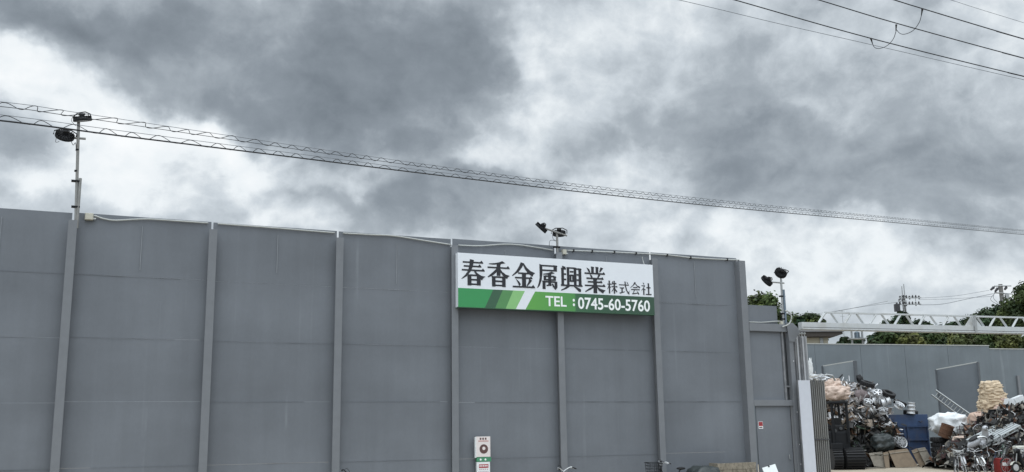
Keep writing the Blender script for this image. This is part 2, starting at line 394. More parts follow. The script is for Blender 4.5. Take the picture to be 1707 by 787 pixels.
# ------------------------------------------------------------------ gate-side bay with the steel door
bay = thing('door_bay', 'lower grey steel bay with a door between wall end and gate', 'wall', (20.2, 0, 0))
def bb(name, m_, a, b, par=bay, o=(20.2, 0, 0), **k):
    m = MB(); m.b2([a[i]-o[i] for i in range(3)], [b[i]-o[i] for i in range(3)], **k); return m.build(name, m_, par)
bb('upper_panel', WALL, (19.46, .13, 5.0), (20.68, .15, 5.87))
bb('lintel_beam', POST, (19.45, -.02, 5.03), (21.0, .12, 5.27), bev=.006)
bb('wall_panel', WALL, (19.46, .09, 2.88), (20.72, .11, 5.03))
bb('upright_tube', LEAFG, (20.73, .05, 2.89), (20.80, .12, 5.03))
bb('tube_tie', LEAFG, (20.80, .06, 3.28), (20.94, .11, 3.33))
bb('recess_sheet', BACKD, (20.70, .16, 2.75), (20.95, .17, 5.03))
bb('mid_beam', POST, (19.45, -.01, 2.70), (20.95, .10, 2.88), bev=.005)
dr = bb('door', WALL, (19.56, .07, .05), (20.88, .10, 2.695))
m = MB(T(-20.2, 0, 0)); m.tube([(20.78, .05, 1.06), (20.70, .02, 1.06), (20.70, .02, 1.2)], .012); m.build('handle', GALV, dr)
bb('gate_column', POST, (20.94, -.05, 0), (21.10, .12, 5.2), bev=.006)
m = MB(T(-20.2, 0, 0)); m.prism([(20.86, 5.32), (21.12, 5.32), (21.42, 5.08), (21.12, 4.72), (20.93, 4.72), (20.90, 5.03)], .02, 1, -.075); m.build('gusset_plate', POST, bay)
for z in (4.1, 2.5, 1.5, .9): m = MB(T(-20.2, 0, 0)); m.box((21.06, -.056, z), (.02, .012, .03)); m.build('paint_chip', PAPERW, bay)
# red warning sticker on the door
st = thing('warning_sticker', 'small red and white sticker on the grey steel door', 'sticker', (19.62, .066, 2.22))
m = MB(); m.b2((0, -.004, -.22), (.17, 0, 0)); m.build('sticker_sheet', PAPERW, st)
m = MB(); m.b2((.01, -.007, -.135), (.16, -.0045, -.01)); m.build('red_field', INKR, st)
m = MB()
for i in range(2):
    for j in range(3): m.b2((.03+j*.045, -.009, -.055-i*.045), (.055+j*.045, -.0072, -.035-i*.045))
m.b2((.02, -.007, -.195), (.14, -.0045, -.165)); m.build('marks', INKB, st)

# ------------------------------------------------------------------ company sign
SX, SZ, SY = 9.59, 6.90, -.20
sign = thing('company_sign', 'wide white and green company signboard with Japanese lettering on the wall', 'sign', (SX, SY, SZ))
m = MB(); m.b2((0, 0, -1.51), (6.28, .19, 0), bev=.006); m.build('board', WHITE, sign)
m = MB(); m.b2((-.004, -.004, -1.525), (6.284, .19, -1.5102)); m.build('bottom_trim', G2, sign)
def quad(name, u0, u1, w0, w1, m_, y=-.003):
    m = MB(); m.prism([(u0, -.985), (u1, -.985), (w1, -1.508), (w0, -1.508)], .0025, 1, y); m.build(name, m_, sign)
quad('green_stripe', .002, 1.05, .002, .79, G1); quad('green_stripe', 1.05, 1.34, .79, 1.10, G2); quad('green_stripe', 1.34, 1.66, 1.10, 1.42, G3)
quad('green_stripe', 1.66, 2.02, 1.42, 1.73, G4); quad('green_band', 2.34, 6.278, 2.03, 6.278, GB)
def kanji(u0, u1, v0, v1, prims, mt, t=6.2, name='lettering'):
    m = MB()
    def P(p): return (u0+(u1-u0)*p[0]/100, -(v0+(v1-v0)*p[1]/100))
    for i, pr in enumerate(prims):
        k = pr[0]; off = -.0065-.0007*(i % 9)
        if k == 'h':
            x0, y, x1 = pr[1:4]; s_ = 1.0 if len(pr) < 5 else pr[4]
            m.prism([P(p) for p in ((x0, y-t/2), (x1-13*s_, y-t/2), (x1-7*s_, y-9*s_), (x1, y-t*.1), (x1, y+t/2), (x0, y+t/2))], .004, 1, off)
        elif k == 'l': # plain thin line
            x0, y, x1 = pr[1:4]; m.prism([P(p) for p in ((x0, y-t/2), (x1, y-t/2), (x1, y+t/2), (x0, y+t/2))], .004, 1, off)
        elif k == 'v':
            x0, x1, y0, y1 = pr[1:5]; m.prism([P(p) for p in ((x0-3, y0), (x1+1, y0+1), (x1+4, y0+4), (x1+1.6, y0+8), (x1+1.6, y1), (x0-1.6, y1), (x0-1.6, y0+6))], .004, 1, off)
        else: m.prism([P(p) for p in pr[1]], .004, 1, off)
    return m.build(name, mt, sign)
p_ = lambda *a: ('p', a)
HARU = [('h', 6, 12, 92), ('h', 10, 27, 84), ('h', 2, 42, 98), p_((36, 0), (53, 3), (48, 28), (38, 48), (22, 66), (2, 77), (0, 75), (15, 62), (27, 46), (33, 26)),
        p_((50, 42), (56, 40), (66, 52), (82, 61), (100, 64), (91, 72), (86, 79), (70, 67), (58, 54)), ('v', 27, 40, 58, 100), ('v', 66, 79, 58, 99), ('l', 36, 61, 70), ('l', 36, 78, 70), ('l', 36, 95, 70)]
KO = [p_((66, 0), (80, 8), (60, 12), (30, 16), (8, 15), (8, 12), (36, 9), (54, 5)), ('h', 2, 27, 98), ('v', 43, 56, 9, 58), p_((43, 28), (50, 30), (38, 47), (22, 59), (4, 66), (2, 63), (18, 50), (32, 38)),
      p_((54, 28), (66, 42), (82, 52), (98, 56), (90, 62), (86, 69), (70, 59), (58, 45), (51, 32)), ('v', 22, 34, 60, 100), ('v', 66, 78, 60, 100), ('l', 30, 63, 70), ('l', 30, 79, 70), ('l', 30, 95, 70)]
KIN = [p_((38, 0), (53, 4), (42, 22), (28, 39), (2, 56), (0, 53), (18, 36), (31, 16)), p_((46, 6), (53, 6), (64, 20), (79, 32), (100, 40), (92, 46), (88, 55), (70, 43), (56, 27)),
       ('h', 26, 43, 74, .8), ('h', 12, 61, 88, .9), ('v', 44, 58, 42, 95), p_((16, 66), (30, 76), (37, 86), (30, 94), (26, 84)), p_((74, 62), (86, 70), (74, 84), (64, 93), (62, 91), (70, 76)), ('h', 2, 96, 98, 1.1)]
ZOKU = [p_((12, 2), (25, 6), (25, 40), (21, 66), (11, 88), (1, 98), (0, 95), (7, 78), (12, 56)), ('l', 22, 8, 82), ('v', 79, 92, 4, 29), ('l', 22, 26, 82), p_((68, 30), (83, 36), (52, 43), (28, 43), (28, 40), (52, 36)),
        ('v', 32, 40, 47, 66), ('v', 77, 86, 47, 66), ('l', 36, 49, 80), ('l', 36, 63, 80), ('v', 53, 64, 38, 87), ('v', 26, 37, 67, 100), ('l', 32, 71, 86), p_((81, 69), (94, 69), (94, 92), (85, 102), (77, 95), (81, 88)),
        p_((42, 83), (66, 80), (68, 84), (44, 89)), p_((68, 77), (75, 78), (81, 90), (73, 93))]
KYO = [('v', 5, 14, 12, 82), ('v', 85, 95, 10, 82), ('l', 10, 16, 26), ('l', 10, 37, 26), ('l', 10, 58, 26), ('l', 74, 14, 90), ('l', 74, 37, 90), ('l', 74, 58, 90), p_((8, 4), (24, 8), (22, 14), (8, 13)),
       ('v', 31, 39, 8, 82), ('v', 63, 72, 8, 82), ('l', 36, 11, 68), ('l', 43, 26, 60), ('v', 43, 48, 38, 66), ('v', 55, 60, 38, 66), ('l', 44, 40, 60), ('l', 44, 63, 60), ('h', 0, 81, 101, .8),
       p_((29, 82), (42, 86), (24, 96), (2, 103), (0, 100), (18, 91)), p_((58, 83), (74, 86), (93, 94), (93, 104), (84, 105), (73, 95))]
GYO = [('v', 35, 44, 0, 27), ('v', 56, 65, 0, 27), p_((12, 5), (24, 11), (29, 22), (24, 27), (18, 18)), p_((78, 1), (90, 5), (76, 21), (70, 22)), ('h', 2, 28, 98, .9), p_((26, 31), (36, 36), (39, 45), (31, 44)), p_((66, 31), (76, 33), (66, 45), (60, 45)),
       ('h', 10, 48, 90, .8), ('h', 16, 62, 84, .8), ('h', 2, 77, 98, 1), ('v', 43, 57, 47, 107), p_((43, 78), (49, 80), (32, 92), (4, 104), (2, 101), (22, 88)), p_((54, 78), (74, 88), (98, 94), (90, 100), (86, 107), (66, 95))]
for k_, (a, b) in zip((HARU, KO, KIN, ZOKU, KYO, GYO), ((.10, .81), (.87, 1.57), (1.63, 2.35), (2.41, 3.09), (3.16, 3.86), (3.93, 4.64))):
    kanji(a, b, .165, .90, k_, INK)
KABU = [('h', 0, 28, 42, .9), ('v', 16, 26, 0, 100), p_((16, 30), (22, 32), (10, 58), (0, 70), (-1, 66), (8, 50)), p_((24, 40), (36, 50), (34, 58), (24, 48)), p_((52, 4), (60, 8), (48, 32), (43, 31)), ('h', 50, 22, 94, .9), ('h', 42, 46, 102, .9), ('v', 66, 76, 0, 100),
        p_((66, 50), (70, 54), (54, 78), (41, 88), (41, 84), (54, 68)), p_((75, 50), (88, 70), (102, 80), (94, 90), (80, 76))]
SHIKI = [('h', 2, 28, 98, .9), p_((76, 2), (86, 8), (92, 16), (84, 18)), ('h', 8, 52, 50, .8), ('v', 25, 34, 52, 86), p_((2, 90), (54, 78), (55, 83), (10, 98)), p_((56, 0), (67, 2), (70, 40), (80, 72), (92, 86), (98, 70), (100, 72), (99, 104), (82, 92), (66, 62), (58, 30))]
KAI = [p_((44, 0), (56, 4), (40, 24), (2, 48), (0, 45), (28, 24)), p_((52, 8), (70, 26), (102, 38), (92, 48), (68, 34), (48, 14)), ('h', 28, 44, 72, .8), ('h', 8, 60, 94, .9), p_((38, 62), (46, 64), (28, 88), (78, 84), (78, 89), (20, 98), (16, 92), (26, 84)), p_((64, 70), (78, 80), (88, 96), (78, 98))]
SHA = [p_((16, 0), (28, 6), (32, 16), (24, 16)), p_((2, 24), (36, 22), (40, 26), (22, 48), (2, 66), (0, 63), (18, 44), (26, 30), (2, 29)), ('v', 19, 28, 46, 100), p_((30, 48), (42, 56), (38, 63), (30, 54)), ('h', 52, 40, 94, .8), ('v', 68, 78, 4, 93), ('h', 42, 94, 102, .9)]
for k_, (a, b) in zip((KABU, SHIKI, KAI, SHA), ((4.69, 5.02), (5.08, 5.43), (5.47, 5.81), (5.85, 6.19))):
    kanji(a, b, .555, .935, k_, INK, t=7.5)
def text(body, u0, u1, v0, v1, m_, bold=.03, par=None, y=-.006, name='lettering'):
    c = bpy.data.curves.new('t', 'FONT'); c.body = body; c.size = 1; c.offset = bold; c.extrude = .002; c.resolution_u = 3
    o = bpy.data.objects.new('t', c); COL.objects.link(o); bpy.context.view_layer.update()
    me = bpy.data.meshes.new_from_object(o.evaluated_get(bpy.context.evaluated_depsgraph_get()))
    bpy.data.objects.remove(o); xs = [v.co.x for v in me.vertices]; ys = [v.co.y for v in me.vertices]
    x0, x1, y0, y1 = min(xs), max(xs), min(ys), max(ys)
    for v in me.vertices:
        v.co = Vector((u0+(v.co.x-x0)/(x1-x0)*(u1-u0), y-v.co.z, -v1+(v.co.y-y0)/(y1-y0)*(v1-v0)))
    me.materials.clear(); me.materials.append(m_); q = bpy.data.objects.new(name, me); COL.objects.link(q); q.parent = par or sign; return q
text('TEL', 2.66, 3.33, 1.095, 1.385, LETTER, bold=.016); text(':', 3.53, 3.60, 1.145, 1.36, LETTER, bold=.05); text('0745-60-5760', 3.70, 6.12, 1.085, 1.435, LETTER, bold=.018)

# ------------------------------------------------------------------ notices on the wall beside the fourth post
n1 = thing('notice_board', 'pale pink notice board on the wall, above the white one', 'notice', (10.19, .03, 1.90))
m = MB(); m.b2((0, 0, -.54), (.41, .085, 0), bev=.004); m.build('board', PAPERP, n1)
m = MB(); m.b2((-.03, .001, -.56), (-.001, .085, -.01)); m.build('side_edge', PAPERW, n1)
m = MB()
for i in range(3):
    x = .10+i*.075; m.b2((x, -.004, -.085), (x+.045, -.001, -.03))
m.build('lettering', INKB, n1)
m = MB()
for i in range(10): m.b2((.06+i*.03, -.004, -.135), (.08+i*.03, -.001, -.105))
m.build('small_lettering', mat('faded_red_ink', (.5, .22, .2), .6), n1)
m = MB(); m.lathe([(0, 0), (.125, 0), (.125, .004), (0, .004)], 20, T(.215, -.0005, -.33) @ facing((0, -1, 0))); m.build('emblem_disc', INKB, n1)
m = MB(); m.lathe([(0, 0), (.045, 0), (.045, .003), (0, .003)], 16, T(.215, -.005, -.315) @ facing((0, -1, 0))); m.build('emblem_centre', PAPERP, n1)
n3 = thing('notice_strip', 'green strip notice with two white dots between pink and white notices', 'notice', (10.20, .03, 1.35))
m = MB(); m.b2((0, 0, -.115), (.42, .085, 0)); m.build('strip', STRIPG, n3)
for u in (.11, .25):
    m = MB(); m.lathe([(0, 0), (.027, 0), (.027, .005), (0, .005)], 12, T(u, 0, -.06) @ facing((0, -1, 0))); m.build('white_dot', LETTER, n3)
n2 = thing('notice_board', 'white notice board with a red title, below the green strip', 'notice', (10.20, .03, 1.225))
m = MB(); m.b2((0, 0, -.60), (.385, .085, 0), bev=.004); m.build('board', PAPERW, n2)
m = MB(); m.b2((.06, -.003, -.155), (.335, -.0005, -.06)); m.build('red_title', INKR, n2)
m = MB()
for i in range(5): m.b2((.075+i*.05, -.006, -.12), (.11+i*.05, -.0035, -.085))
m.build('title_lettering', PAPERW, n2)
m = MB()
for i in range(5): m.b2((.075+i*.055, -.003, -.205), (.10+i*.055, -.0005, -.18))
for j in range(6):
    for i in range(9): m.b2((.04+i*.034, -.003, -.262-j*.045), (.063+i*.034, -.0005, -.25-j*.045))
m.build('small_lettering', mat('grey_red_ink', (.42, .25, .25), .6), n2)

# ------------------------------------------------------------------ conduits along the wall top
def conduit(pxs, label, clips=(), Y=.20):
    P = [ON(x, y, Y) for x, y in pxs]; t = thing('cable_conduit', label, 'conduit', P[0], group='conduits along the wall top')
    m = MB(T(*(-P[0]))); m.tube(spline(P, 8), .021, 6); m.build('pipe', PVC, t, smooth=True)
    for c in clips:
        p = ON(c[0], c[1], Y); m = MB(T(*(-P[0]))); m.box(p, (.035, .07, .075)); m.build('clip', BLK, t)
conduit([(150, 361), (158, 360), (172, 364.5), (192, 367.5), (222, 366), (250, 365.5), (290, 368), (347, 372)], 'grey conduit curving out of the leftmost junction box')
conduit([(363, 373), (430, 378), (500, 383.5), (558, 388.3)], 'straight grey conduit on the third panel of the wall')
conduit([(572, 388.8), (620, 391.5), (655, 393.2), (700, 400), (752, 408.2)], 'grey conduit dipping to the post left of the sign')
conduit([(764, 409), (800, 410), (838, 407.5), (865, 408.5), (900, 413.5), (922, 417.5)], 'grey conduit bowing above the left half of the sign')
conduit([(945, 417.5), (1000, 419.5), (1060, 422.3), (1110, 425), (1150, 429.5), (1172, 431), (1200, 432.5), (1232, 433.5)], 'wavy grey conduit with black clips at the wall end', clips=[(956, 418), (987, 419), (1024, 420.5), (1060, 422.3), (1112, 425.3), (1151, 429.6), (1212, 432.8)])
conduit([(1249, 537), (1270, 537.5), (1290, 536), (1303, 535.5)], 'pale conduit above the door bay lintel', Y=.08)
c = thing('drop_cable', 'short pale cable hanging onto the sign\'s right end', 'cable', (15.70, .1, 7.19)); m = MB(); m.tube([(0, 0, 0), (.01, -.03, -.15), (.02, -.1, -.30)], .012); m.build('cable', PVC, c)
def jbox(px, py, label, w=.19, h=.17):
    p = ON(px, py, .18 if px < 1200 else .06); t = thing('junction_box', label, 'box', p, group='junction boxes'); m = MB(); m.box((0, 0, 0), (w, .11, h), bev=.012); m.build('case', BOXM, t)
    m = MB(); m.b2((-w/2+.012, -.066, -h/2+.012), (w/2-.012, -.056, h/2-.012), bev=.003); m.build('cover', BOXM, t)
    m = MB(); m.tube([(w/2, 0, -h*.25), (w/2+.06, 0, -h*.25)], .026); m.build('gland', PVC, t)
jbox(148.5, 361.5, 'beige junction box beside the leftmost floodlight pole'); jbox(940, 420.5, 'beige junction box just above the company sign', .13, .15); jbox(1302, 540, 'pale junction box at the foot of the gate floodlight', .085, .17)

# ------------------------------------------------------------------ floodlight poles
def lamp(t, c, d, r=.2, o=Vector()):
    c = Vector(c)-o; M = T(*c) @ facing(d)
    m = MB(); m.lathe([(0, -.10), (.06, -.10), (.07, -.05), (r*.80, -.045), (r*.98, -.01), (r, .02), (r*.97, .045), (r*.92, .045), (r*.9, .03), (0, .03)], 20, M)
    lt = m.build('floodlight', BLKM, t)
    m = MB()
    for k in range(20):
        a = 2*math.pi*k/20; m.M = M @ Matrix.Rotation(a, 4, 'Z'); m.b2((.065, -.004, -.07), (r*.97, .004, -.012))
    m.build('cooling_fins', BLK, lt)
    m = MB(); m.lathe([(0, .036), (r*.88, .036), (r*.88, .0305), (0, .0305)], 20, M); m.build('lens', LENS, lt)
    m = MB(M); m.tube([(-r-.03, 0, 0), (-r-.03, 0, -.10), (-r*.5, 0, -.17), (r*.5, 0, -.17), (r+.03, 0, -.10), (r+.03, 0, 0)], .014); m.build('bracket', BLKM, lt)
    m = MB(M); m.box((.0, 0, -.125), (.13, .10, .05), bev=.008); m.build('driver_box', BLK, lt)
def clampring(t, p, o):
    m = MB(); p = Vector(p)-o; m.box(p, (.19, .1, .045), bev=.006); m.build('clamp', BLKM, t)
# first pole, leftmost
Y1 = .05; o1 = ON(121, 366, Y1); t = thing('floodlight_pole', 'tall thin pole with two round floodlights, leftmost on the wall', 'floodlight', o1)
a, b = ON(120.5, 366.5, Y1), ON(131, 203, Y1); a = Vector((b.x+.10, Y1, a.z)); q = Vector((b.x, Y1, b.z))
m = MB(T(*(-o1))); m.tube([a, a.lerp(q, .5), q], .036, 8); m.build('pole', PIPE, t)
b0 = ON(127.5, 366, Y1-.02); b1 = ON(130, 297, Y1-.02)
m = MB(T(*(-o1))); m.tube([Vector((b0.x+.02, Y1-.02, 6.95)), Vector((b0.x+.02, Y1-.02, b1.z))], .034, 8); m.build('stub_pole', PIPE, t)
for y in (302, 345): clampring(t, ON(126, y, Y1), o1)
for y in (250, 285): m = MB(T(*(-o1))); p = ON(129-(y-250)*.06, y, Y1); m.tube([p-Vector((0, 0, .02)), p+Vector((0, 0, .02))], .042, 8); m.build('band', BLKM, t)
m = MB(T(*(-o1))); m.tube([ON(112, 229, Y1), ON(143, 231.5, Y1)], .03, 8); m.build('cross_arm', PIPE, t)
lamp(t, ON(108, 226.5, Y1-.05), (-.15, .66, -.72), .225, o1); lamp(t, ON(137.5, 199, Y1), (.18, .2, -.95), .22, o1)
m = MB(T(*(-o1))); m.tube(spline([ON(118, 234, Y1), ON(122, 242, Y1), ON(126, 238, Y1), ON(127, 250, Y1)], 5), .007, 5); m.build('cable', WIRE, t); m = MB(T(*(-o1))); m.tube(spline([ON(94, 229, Y1), ON(93, 237, Y1), ON(99, 236, Y1)], 5), .006, 5); m.build('cable', WIRE, t); m = MB(T(*(-o1)))
m.tube(spline([ON(122, 186+8, Y1), ON(119, 201, Y1), ON(126, 210, Y1)], 5), .006, 5); m.build('cable', WIRE, t)
# second pole, above the sign
Y2 = .05; o2 = ON(928, 420, Y2); t = thing('floodlight_pole', 'short pole with two tilted floodlights above the company sign', 'floodlight', o2)
m = MB(T(*(-o2))); tp = ON(928.5, 388, Y2); m.tube([Vector((tp.x, Y2, 7.0)), tp], .036, 8); m.build('pole', PIPE, t)
m = MB(T(*(-o2))); m.tube([ON(909, 381, Y2-.05), ON(945, 393, Y2-.05)], .028, 8); m.build('cross_arm', PIPE, t)
lamp(t, ON(902, 380, Y2-.08), (-.55, .45, -.70), .2, o2); lamp(t, ON(932, 389.5, Y2+.12), (.2, .45, -.85), .2, o2)
clampring(t, ON(928, 412, Y2), o2)
m = MB(T(*(-o2))); m.tube(spline([ON(921, 392, Y2), ON(922, 398, Y2), ON(927, 402, Y2)], 5), .007, 5); m.build('cable', WIRE, t); m = MB(T(*(-o2))); m.tube(spline([ON(915.5, 410, Y2), ON(916.5, 402, Y2), ON(921, 400.5, Y2), ON(926, 402, Y2)], 5), .007, 5); m.build('cable', WIRE, t)
# third pole, at the gate
Y3 = .03; o3 = ON(1306, 545, Y3); t = thing('floodlight_pole', 'pole with two round floodlights beside the gate column', 'floodlight', o3)
p0, p1 = ON(1306.5, 548, Y3), ON(1302, 466, Y3); m = MB(T(*(-o3))); m.tube([p0, p1], .034, 8); m.build('pole', GALV, t)
p0, p1 = ON(1310.5, 545, Y3-.03), ON(1306, 483, Y3-.03); m = MB(T(*(-o3))); m.tube([p0, p1], .04, 8); m.build('stub_pole', TANK, t)
for y in (494, 523, 532): clampring(t, ON(1302+(y-466)*.06, y, Y3), o3)
m = MB(T(*(-o3))); m.tube([ON(1283, 470, Y3), ON(1307, 472, Y3)], .026, 8); m.tube([ON(1302, 470, Y3), ON(1301, 458, Y3)], .024, 8); m.build('cross_arm', GALV, t)
lamp(t, ON(1278, 468.5, Y3-.05), (-.35, .72, -.60), .21, o3); lamp(t, ON(1301.5, 455, Y3), (.18, .86, -.48), .205, o3)
m = MB(T(*(-o3))); m.tube(spline([ON(1304, 545, Y3-.1), ON(1315, 540, Y3-.1), ON(1319.5, 530, Y3-.1), ON(1316, 521, Y3-.1), ON(1309, 518, Y3-.1)], 6), .022, 6); m.build('cable_hose', PVC, t)

# ------------------------------------------------------------------ overhead gate beam
B0 = AT(1334, 548, 31.3); BD = Vector((math.sin(R(96.1)), math.cos(R(96.1)), 0)); BL = 21.0
bm_t = thing('gate_beam', 'long white truss beam spanning over the yard entrance', 'beam', B0, math.atan2(BD.y, BD.x))
HB = .20
m = MB(); m.b2((0, -.10, -.02), (BL, .10, HB), bev=.008); m.build('box_rail', BEAMW, bm_t)
m = MB(); m.b2((.05, -.112, .012), (BL, -.1005, .045)); m.build('rail_slot', BEAMD, bm_t)
m = MB(); m.b2((.0, -.14, -.034), (BL, .12, -.0205)); m.b2((.0, -.14, -.034), (BL, -.125, .025)); m.build('lower_flange', BEAMW, bm_t)
m = MB(); m.b2((.95, -.03, HB+.31), (BL, .03, HB+.365), bev=.004); m.build('top_chord', BEAMW, bm_t)
x = .70
while x < BL-1:
    m = MB(); m.tube([(x, 0, HB), (x+.25, 0, HB+.31)], .044, 4); m.build('truss_brace', BEAMW, bm_t)
    m = MB(); m.tube([(x+.49, 0, HB+.31), (x+.72, 0, HB)], .044, 4); m.build('truss_brace', BEAMW, bm_t); x += .965
xg = 6.72
m = MB(); m.prism([(xg-.34, HB+.002), (xg+.36, HB+.002), (xg+.06, HB+.34), (xg-.04, HB+.34)], .014, 1, -.052); m.build('joint_plate', BEAMW, bm_t)
m = MB(); m.b2((xg-.035, -.16, -.04), (xg+.06, -.1405, HB+.36)); m.build('joint_strap', GALV, bm_t)
# far support column of the beam
m = MB(); m.b2((BL-.3, -.1, -B0.z), (BL-.1, .1, -.036)); m.build('support_column', POST, bm_t)

# ------------------------------------------------------------------ accordion gate folded open, boards leaning by it
ag = thing('accordion_gate', 'grey accordion gate folded open against the gate column', 'gate', (21.16, .25, 0))
for i in range(7):
    m = MB(T(i*.112, 0, 0) @ Matrix.Rotation(R(-20 if i % 2 else 24), 4, 'Z')); m.b2((-.03, -.05, .06), (.03, .07, 4.93), bev=.006); m.build('gate_leaf', LEAFL if i % 2 or i == 6 else LEAFG, ag)  # paler leaves carry a painted highlight, alternating with plain grey ones
    m = MB(T(i*.112, 0, 0)); m.tube([(0, 0, 4.93), (0, 0, 5.02)], .015, 6); m.lathe([(0, -.03), (.03, -.03), (.03, .03), (0, .03)], 10, T(0, 0, 5.03) @ facing((1, 0, 0))); m.build('roller', GALV, ag)
m = MB(); m.b2((-.04, .14, .06), (.70, .16, 4.9)); m.build('fold_shade_sheet', BACKD, ag)  # dark sheet painted as the shade between the folded leaves
wb = ON(1330.5, 634, -.28); wb2 = ON(1350, 633, -.28)
t = thing('white_board', 'tall narrow white board standing in front of the folded gate', 'board', (wb.x, -.28, 0))
m = MB(); m.b2((0, 0, 0), (wb2.x-wb.x, .05, wb.z), bev=.005); m.build('panel', BOARDW, t)
m = MB(); m.b2((-.02, -.004, 0), (-.002, .055, wb.z+.01)); m.build('edge_strip', LEAFG, t)
cg0 = ON(1352, 633, .35); cg1 = ON(1371, 631, .35)
t = thing('sheet_stack', 'stack of grey corrugated sheets standing upright beside the white board', 'sheets', (cg0.x-.12, .35, 0))
wv = cg1.x-cg0.x+.14; top = cg0.z
m = MB(); m.b2((0, 0, 0), (wv, .02, top-.02)); m.b2((.03, .06, 0), (wv+.06, .08, top-.07)); m.build('groove_shade_sheet', BACKD, t)  # flat sheets coloured dark as the shade in the grooves between ribs
for i in range(8):
    x = .02+i*(wv-.03)/7; m = MB(); m.prism([(x-.022, -.01), (x-.014, -.05), (x+.014, -.05), (x+.022, -.01)], top-.03*(i % 3), 2, 0); m.build('sheet_rib', CORR, t)
m = MB(); m.b2((-.01, -.085, 1.62), (wv+.03, -.065, 1.65)); m.build('band', BEAMD, t)

# ------------------------------------------------------------------ yard: far wall, partitions
CF = -YAW                                    # local x runs across the view
HX = Vector((math.cos(YAW), -math.sin(YAW), 0)); HY = Vector((math.sin(YAW), math.cos(YAW), 0))
def YP(px, d): p = AT(px, 708, d); return Vector((p.x, p.y, 0))
FA = R(98.6); FD = Vector((math.sin(FA), math.cos(FA), 0))
F0 = AT(1300, 573.3, 60); fz = math.atan2(FD.y, FD.x)
fw = thing('yard_wall', 'grey steel wall closing the far side of the scrapyard', 'wall', (F0.x, F0.y, 0), fz)
def along(px):                               # distance along the far wall seen at px
    r = ray(px, 640); a = Vector((r.x, r.y)); n_ = Vector((-FD.y, FD.x)); k = ((F0.x-CAM.x)*n_.x+(F0.y-CAM.y)*n_.y)/(a.x*n_.x+a.y*n_.y)
    P = Vector((CAM.x+a.x*k, CAM.y+a.y*k)); return (P.x-F0.x)*FD.x+(P.y-F0.y)*FD.y
e1 = along(1655.5); n = 6; z1 = F0.z
for i in range(n):
    m = MB(); m.b2((-4+(e1+4)*i/n+.01, 0, 0), (-4+(e1+4)*(i+1)/n-.01, .05, z1)); m.build('wall_panel', WALL2, fw)
for i in range(8):
    m = MB(); m.b2((e1+i*3+.01, .02, 0), (e1+(i+1)*3-.01, .07, z1-.20)); m.build('wall_panel', WALL2, fw)
m = MB(); m.b2((-4, -.03, z1), (e1, .08, z1+.05)); m.build('coping', PVC, fw)
m = MB(); m.b2((e1+.01, -.01, z1-.2), (e1+24, .10, z1-.15)); m.build('coping', PVC, fw)
for px in (1697,):
    a_ = along(px); m = MB(); m.b2((a_-.09, -.12, 0), (a_+.09, -.005, z1-1.9)); m.build('post', POST, fw)
FLANGE = mat('dark_flange_paint', (.085, .095, .105), .6)
WALL3 = wall_mat('grey_partition_paint', (.135, .152, .168))
def partition(pa, pb, da, db, ya, yb, label, pm):
    A, B = AT(pa, ya, da), AT(pb, yb, db); d = Vector((B.x-A.x, B.y-A.y)); l = d.length; rz = math.atan2(d.y, d.x)
    t = thing('partition_panel', label, 'partition', (A.x, A.y, 0), rz, 'steel partitions between the scrap bays')
    m = MB(); m.prism([(0, 0), (l, 0), (l, B.z), (0, A.z)], .05, 1, 0); m.build('panel', pm, t)
    m = MB(); m.b2((l-.01, -.16, 0), (l+.07, .19, B.z+.03)); m.b2((-.06, -.12, 0), (.0, .16, A.z+.02)); m.build('end_flange', FLANGE, t)
    m = MB(); m.prism([(.0, A.z+.002), (l-.012, B.z+.002), (l-.012, B.z+.06), (.0, A.z+.06)], .07, 1, -.01); m.build('top_edge', PVC, t)
partition(1372, 1424, 57.6, 56.4, 611, 602.5, 'steel partition standing behind the left scrap heap', mat('pale_partition_paint', (.205, .23, .245), .6, var=.1, scale=1.5))
partition(1561, 1629, 57.2, 56.0, 617, 604.5, 'steel partition right of the ladder, beside the tall bag stack', WALL3)

# ------------------------------------------------------------------ house beyond the yard
h0 = YP(1300, 72); hs = thing('cream_house', 'cream rendered house with dark eaves behind the far yard wall', 'house', h0, CF)
w_ = (1391-1300)/1650*72; zt = AT(1380, 559, 72).z; ze = AT(1410, 553, 72).z
m = MB(); m.b2((-3, 0, 0), (w_, 6, zt-.045)); m.build('wall', CREAMW, hs)
m = MB(); m.prism([(-3.6, zt+.38), (w_+.95, zt+.30), (w_+.95, zt+.40), (-3.6, zt+.52)], 7.4, 1, -.95); rf = m.build('roof', ROOF, hs)
m = MB(); m.prism([(-3.5, zt+.02), (w_+.35, zt-.04), (w_+.85, zt+.12), (w_+.85, zt+.292), (-3.5, zt+.372)], 7.2, 1, -.85); m.build('soffit', SOFFIT, rf)
m = MB(); m.b2((w_-.62, -.10, 0), (w_-.38, -.005, zt-.05)); m.build('downpipe', GALV, hs)
m = MB(); m.b2((w_-2.6, -.06, zt-2.3), (w_-1.2, -.006, zt-.9)); wf = m.build('window', GALV, hs)
m = MB(); m.b2((w_-2.53, -.066, zt-2.23), (w_-1.27, -.0605, zt-.97)); m.build('pane', GLASS, wf)

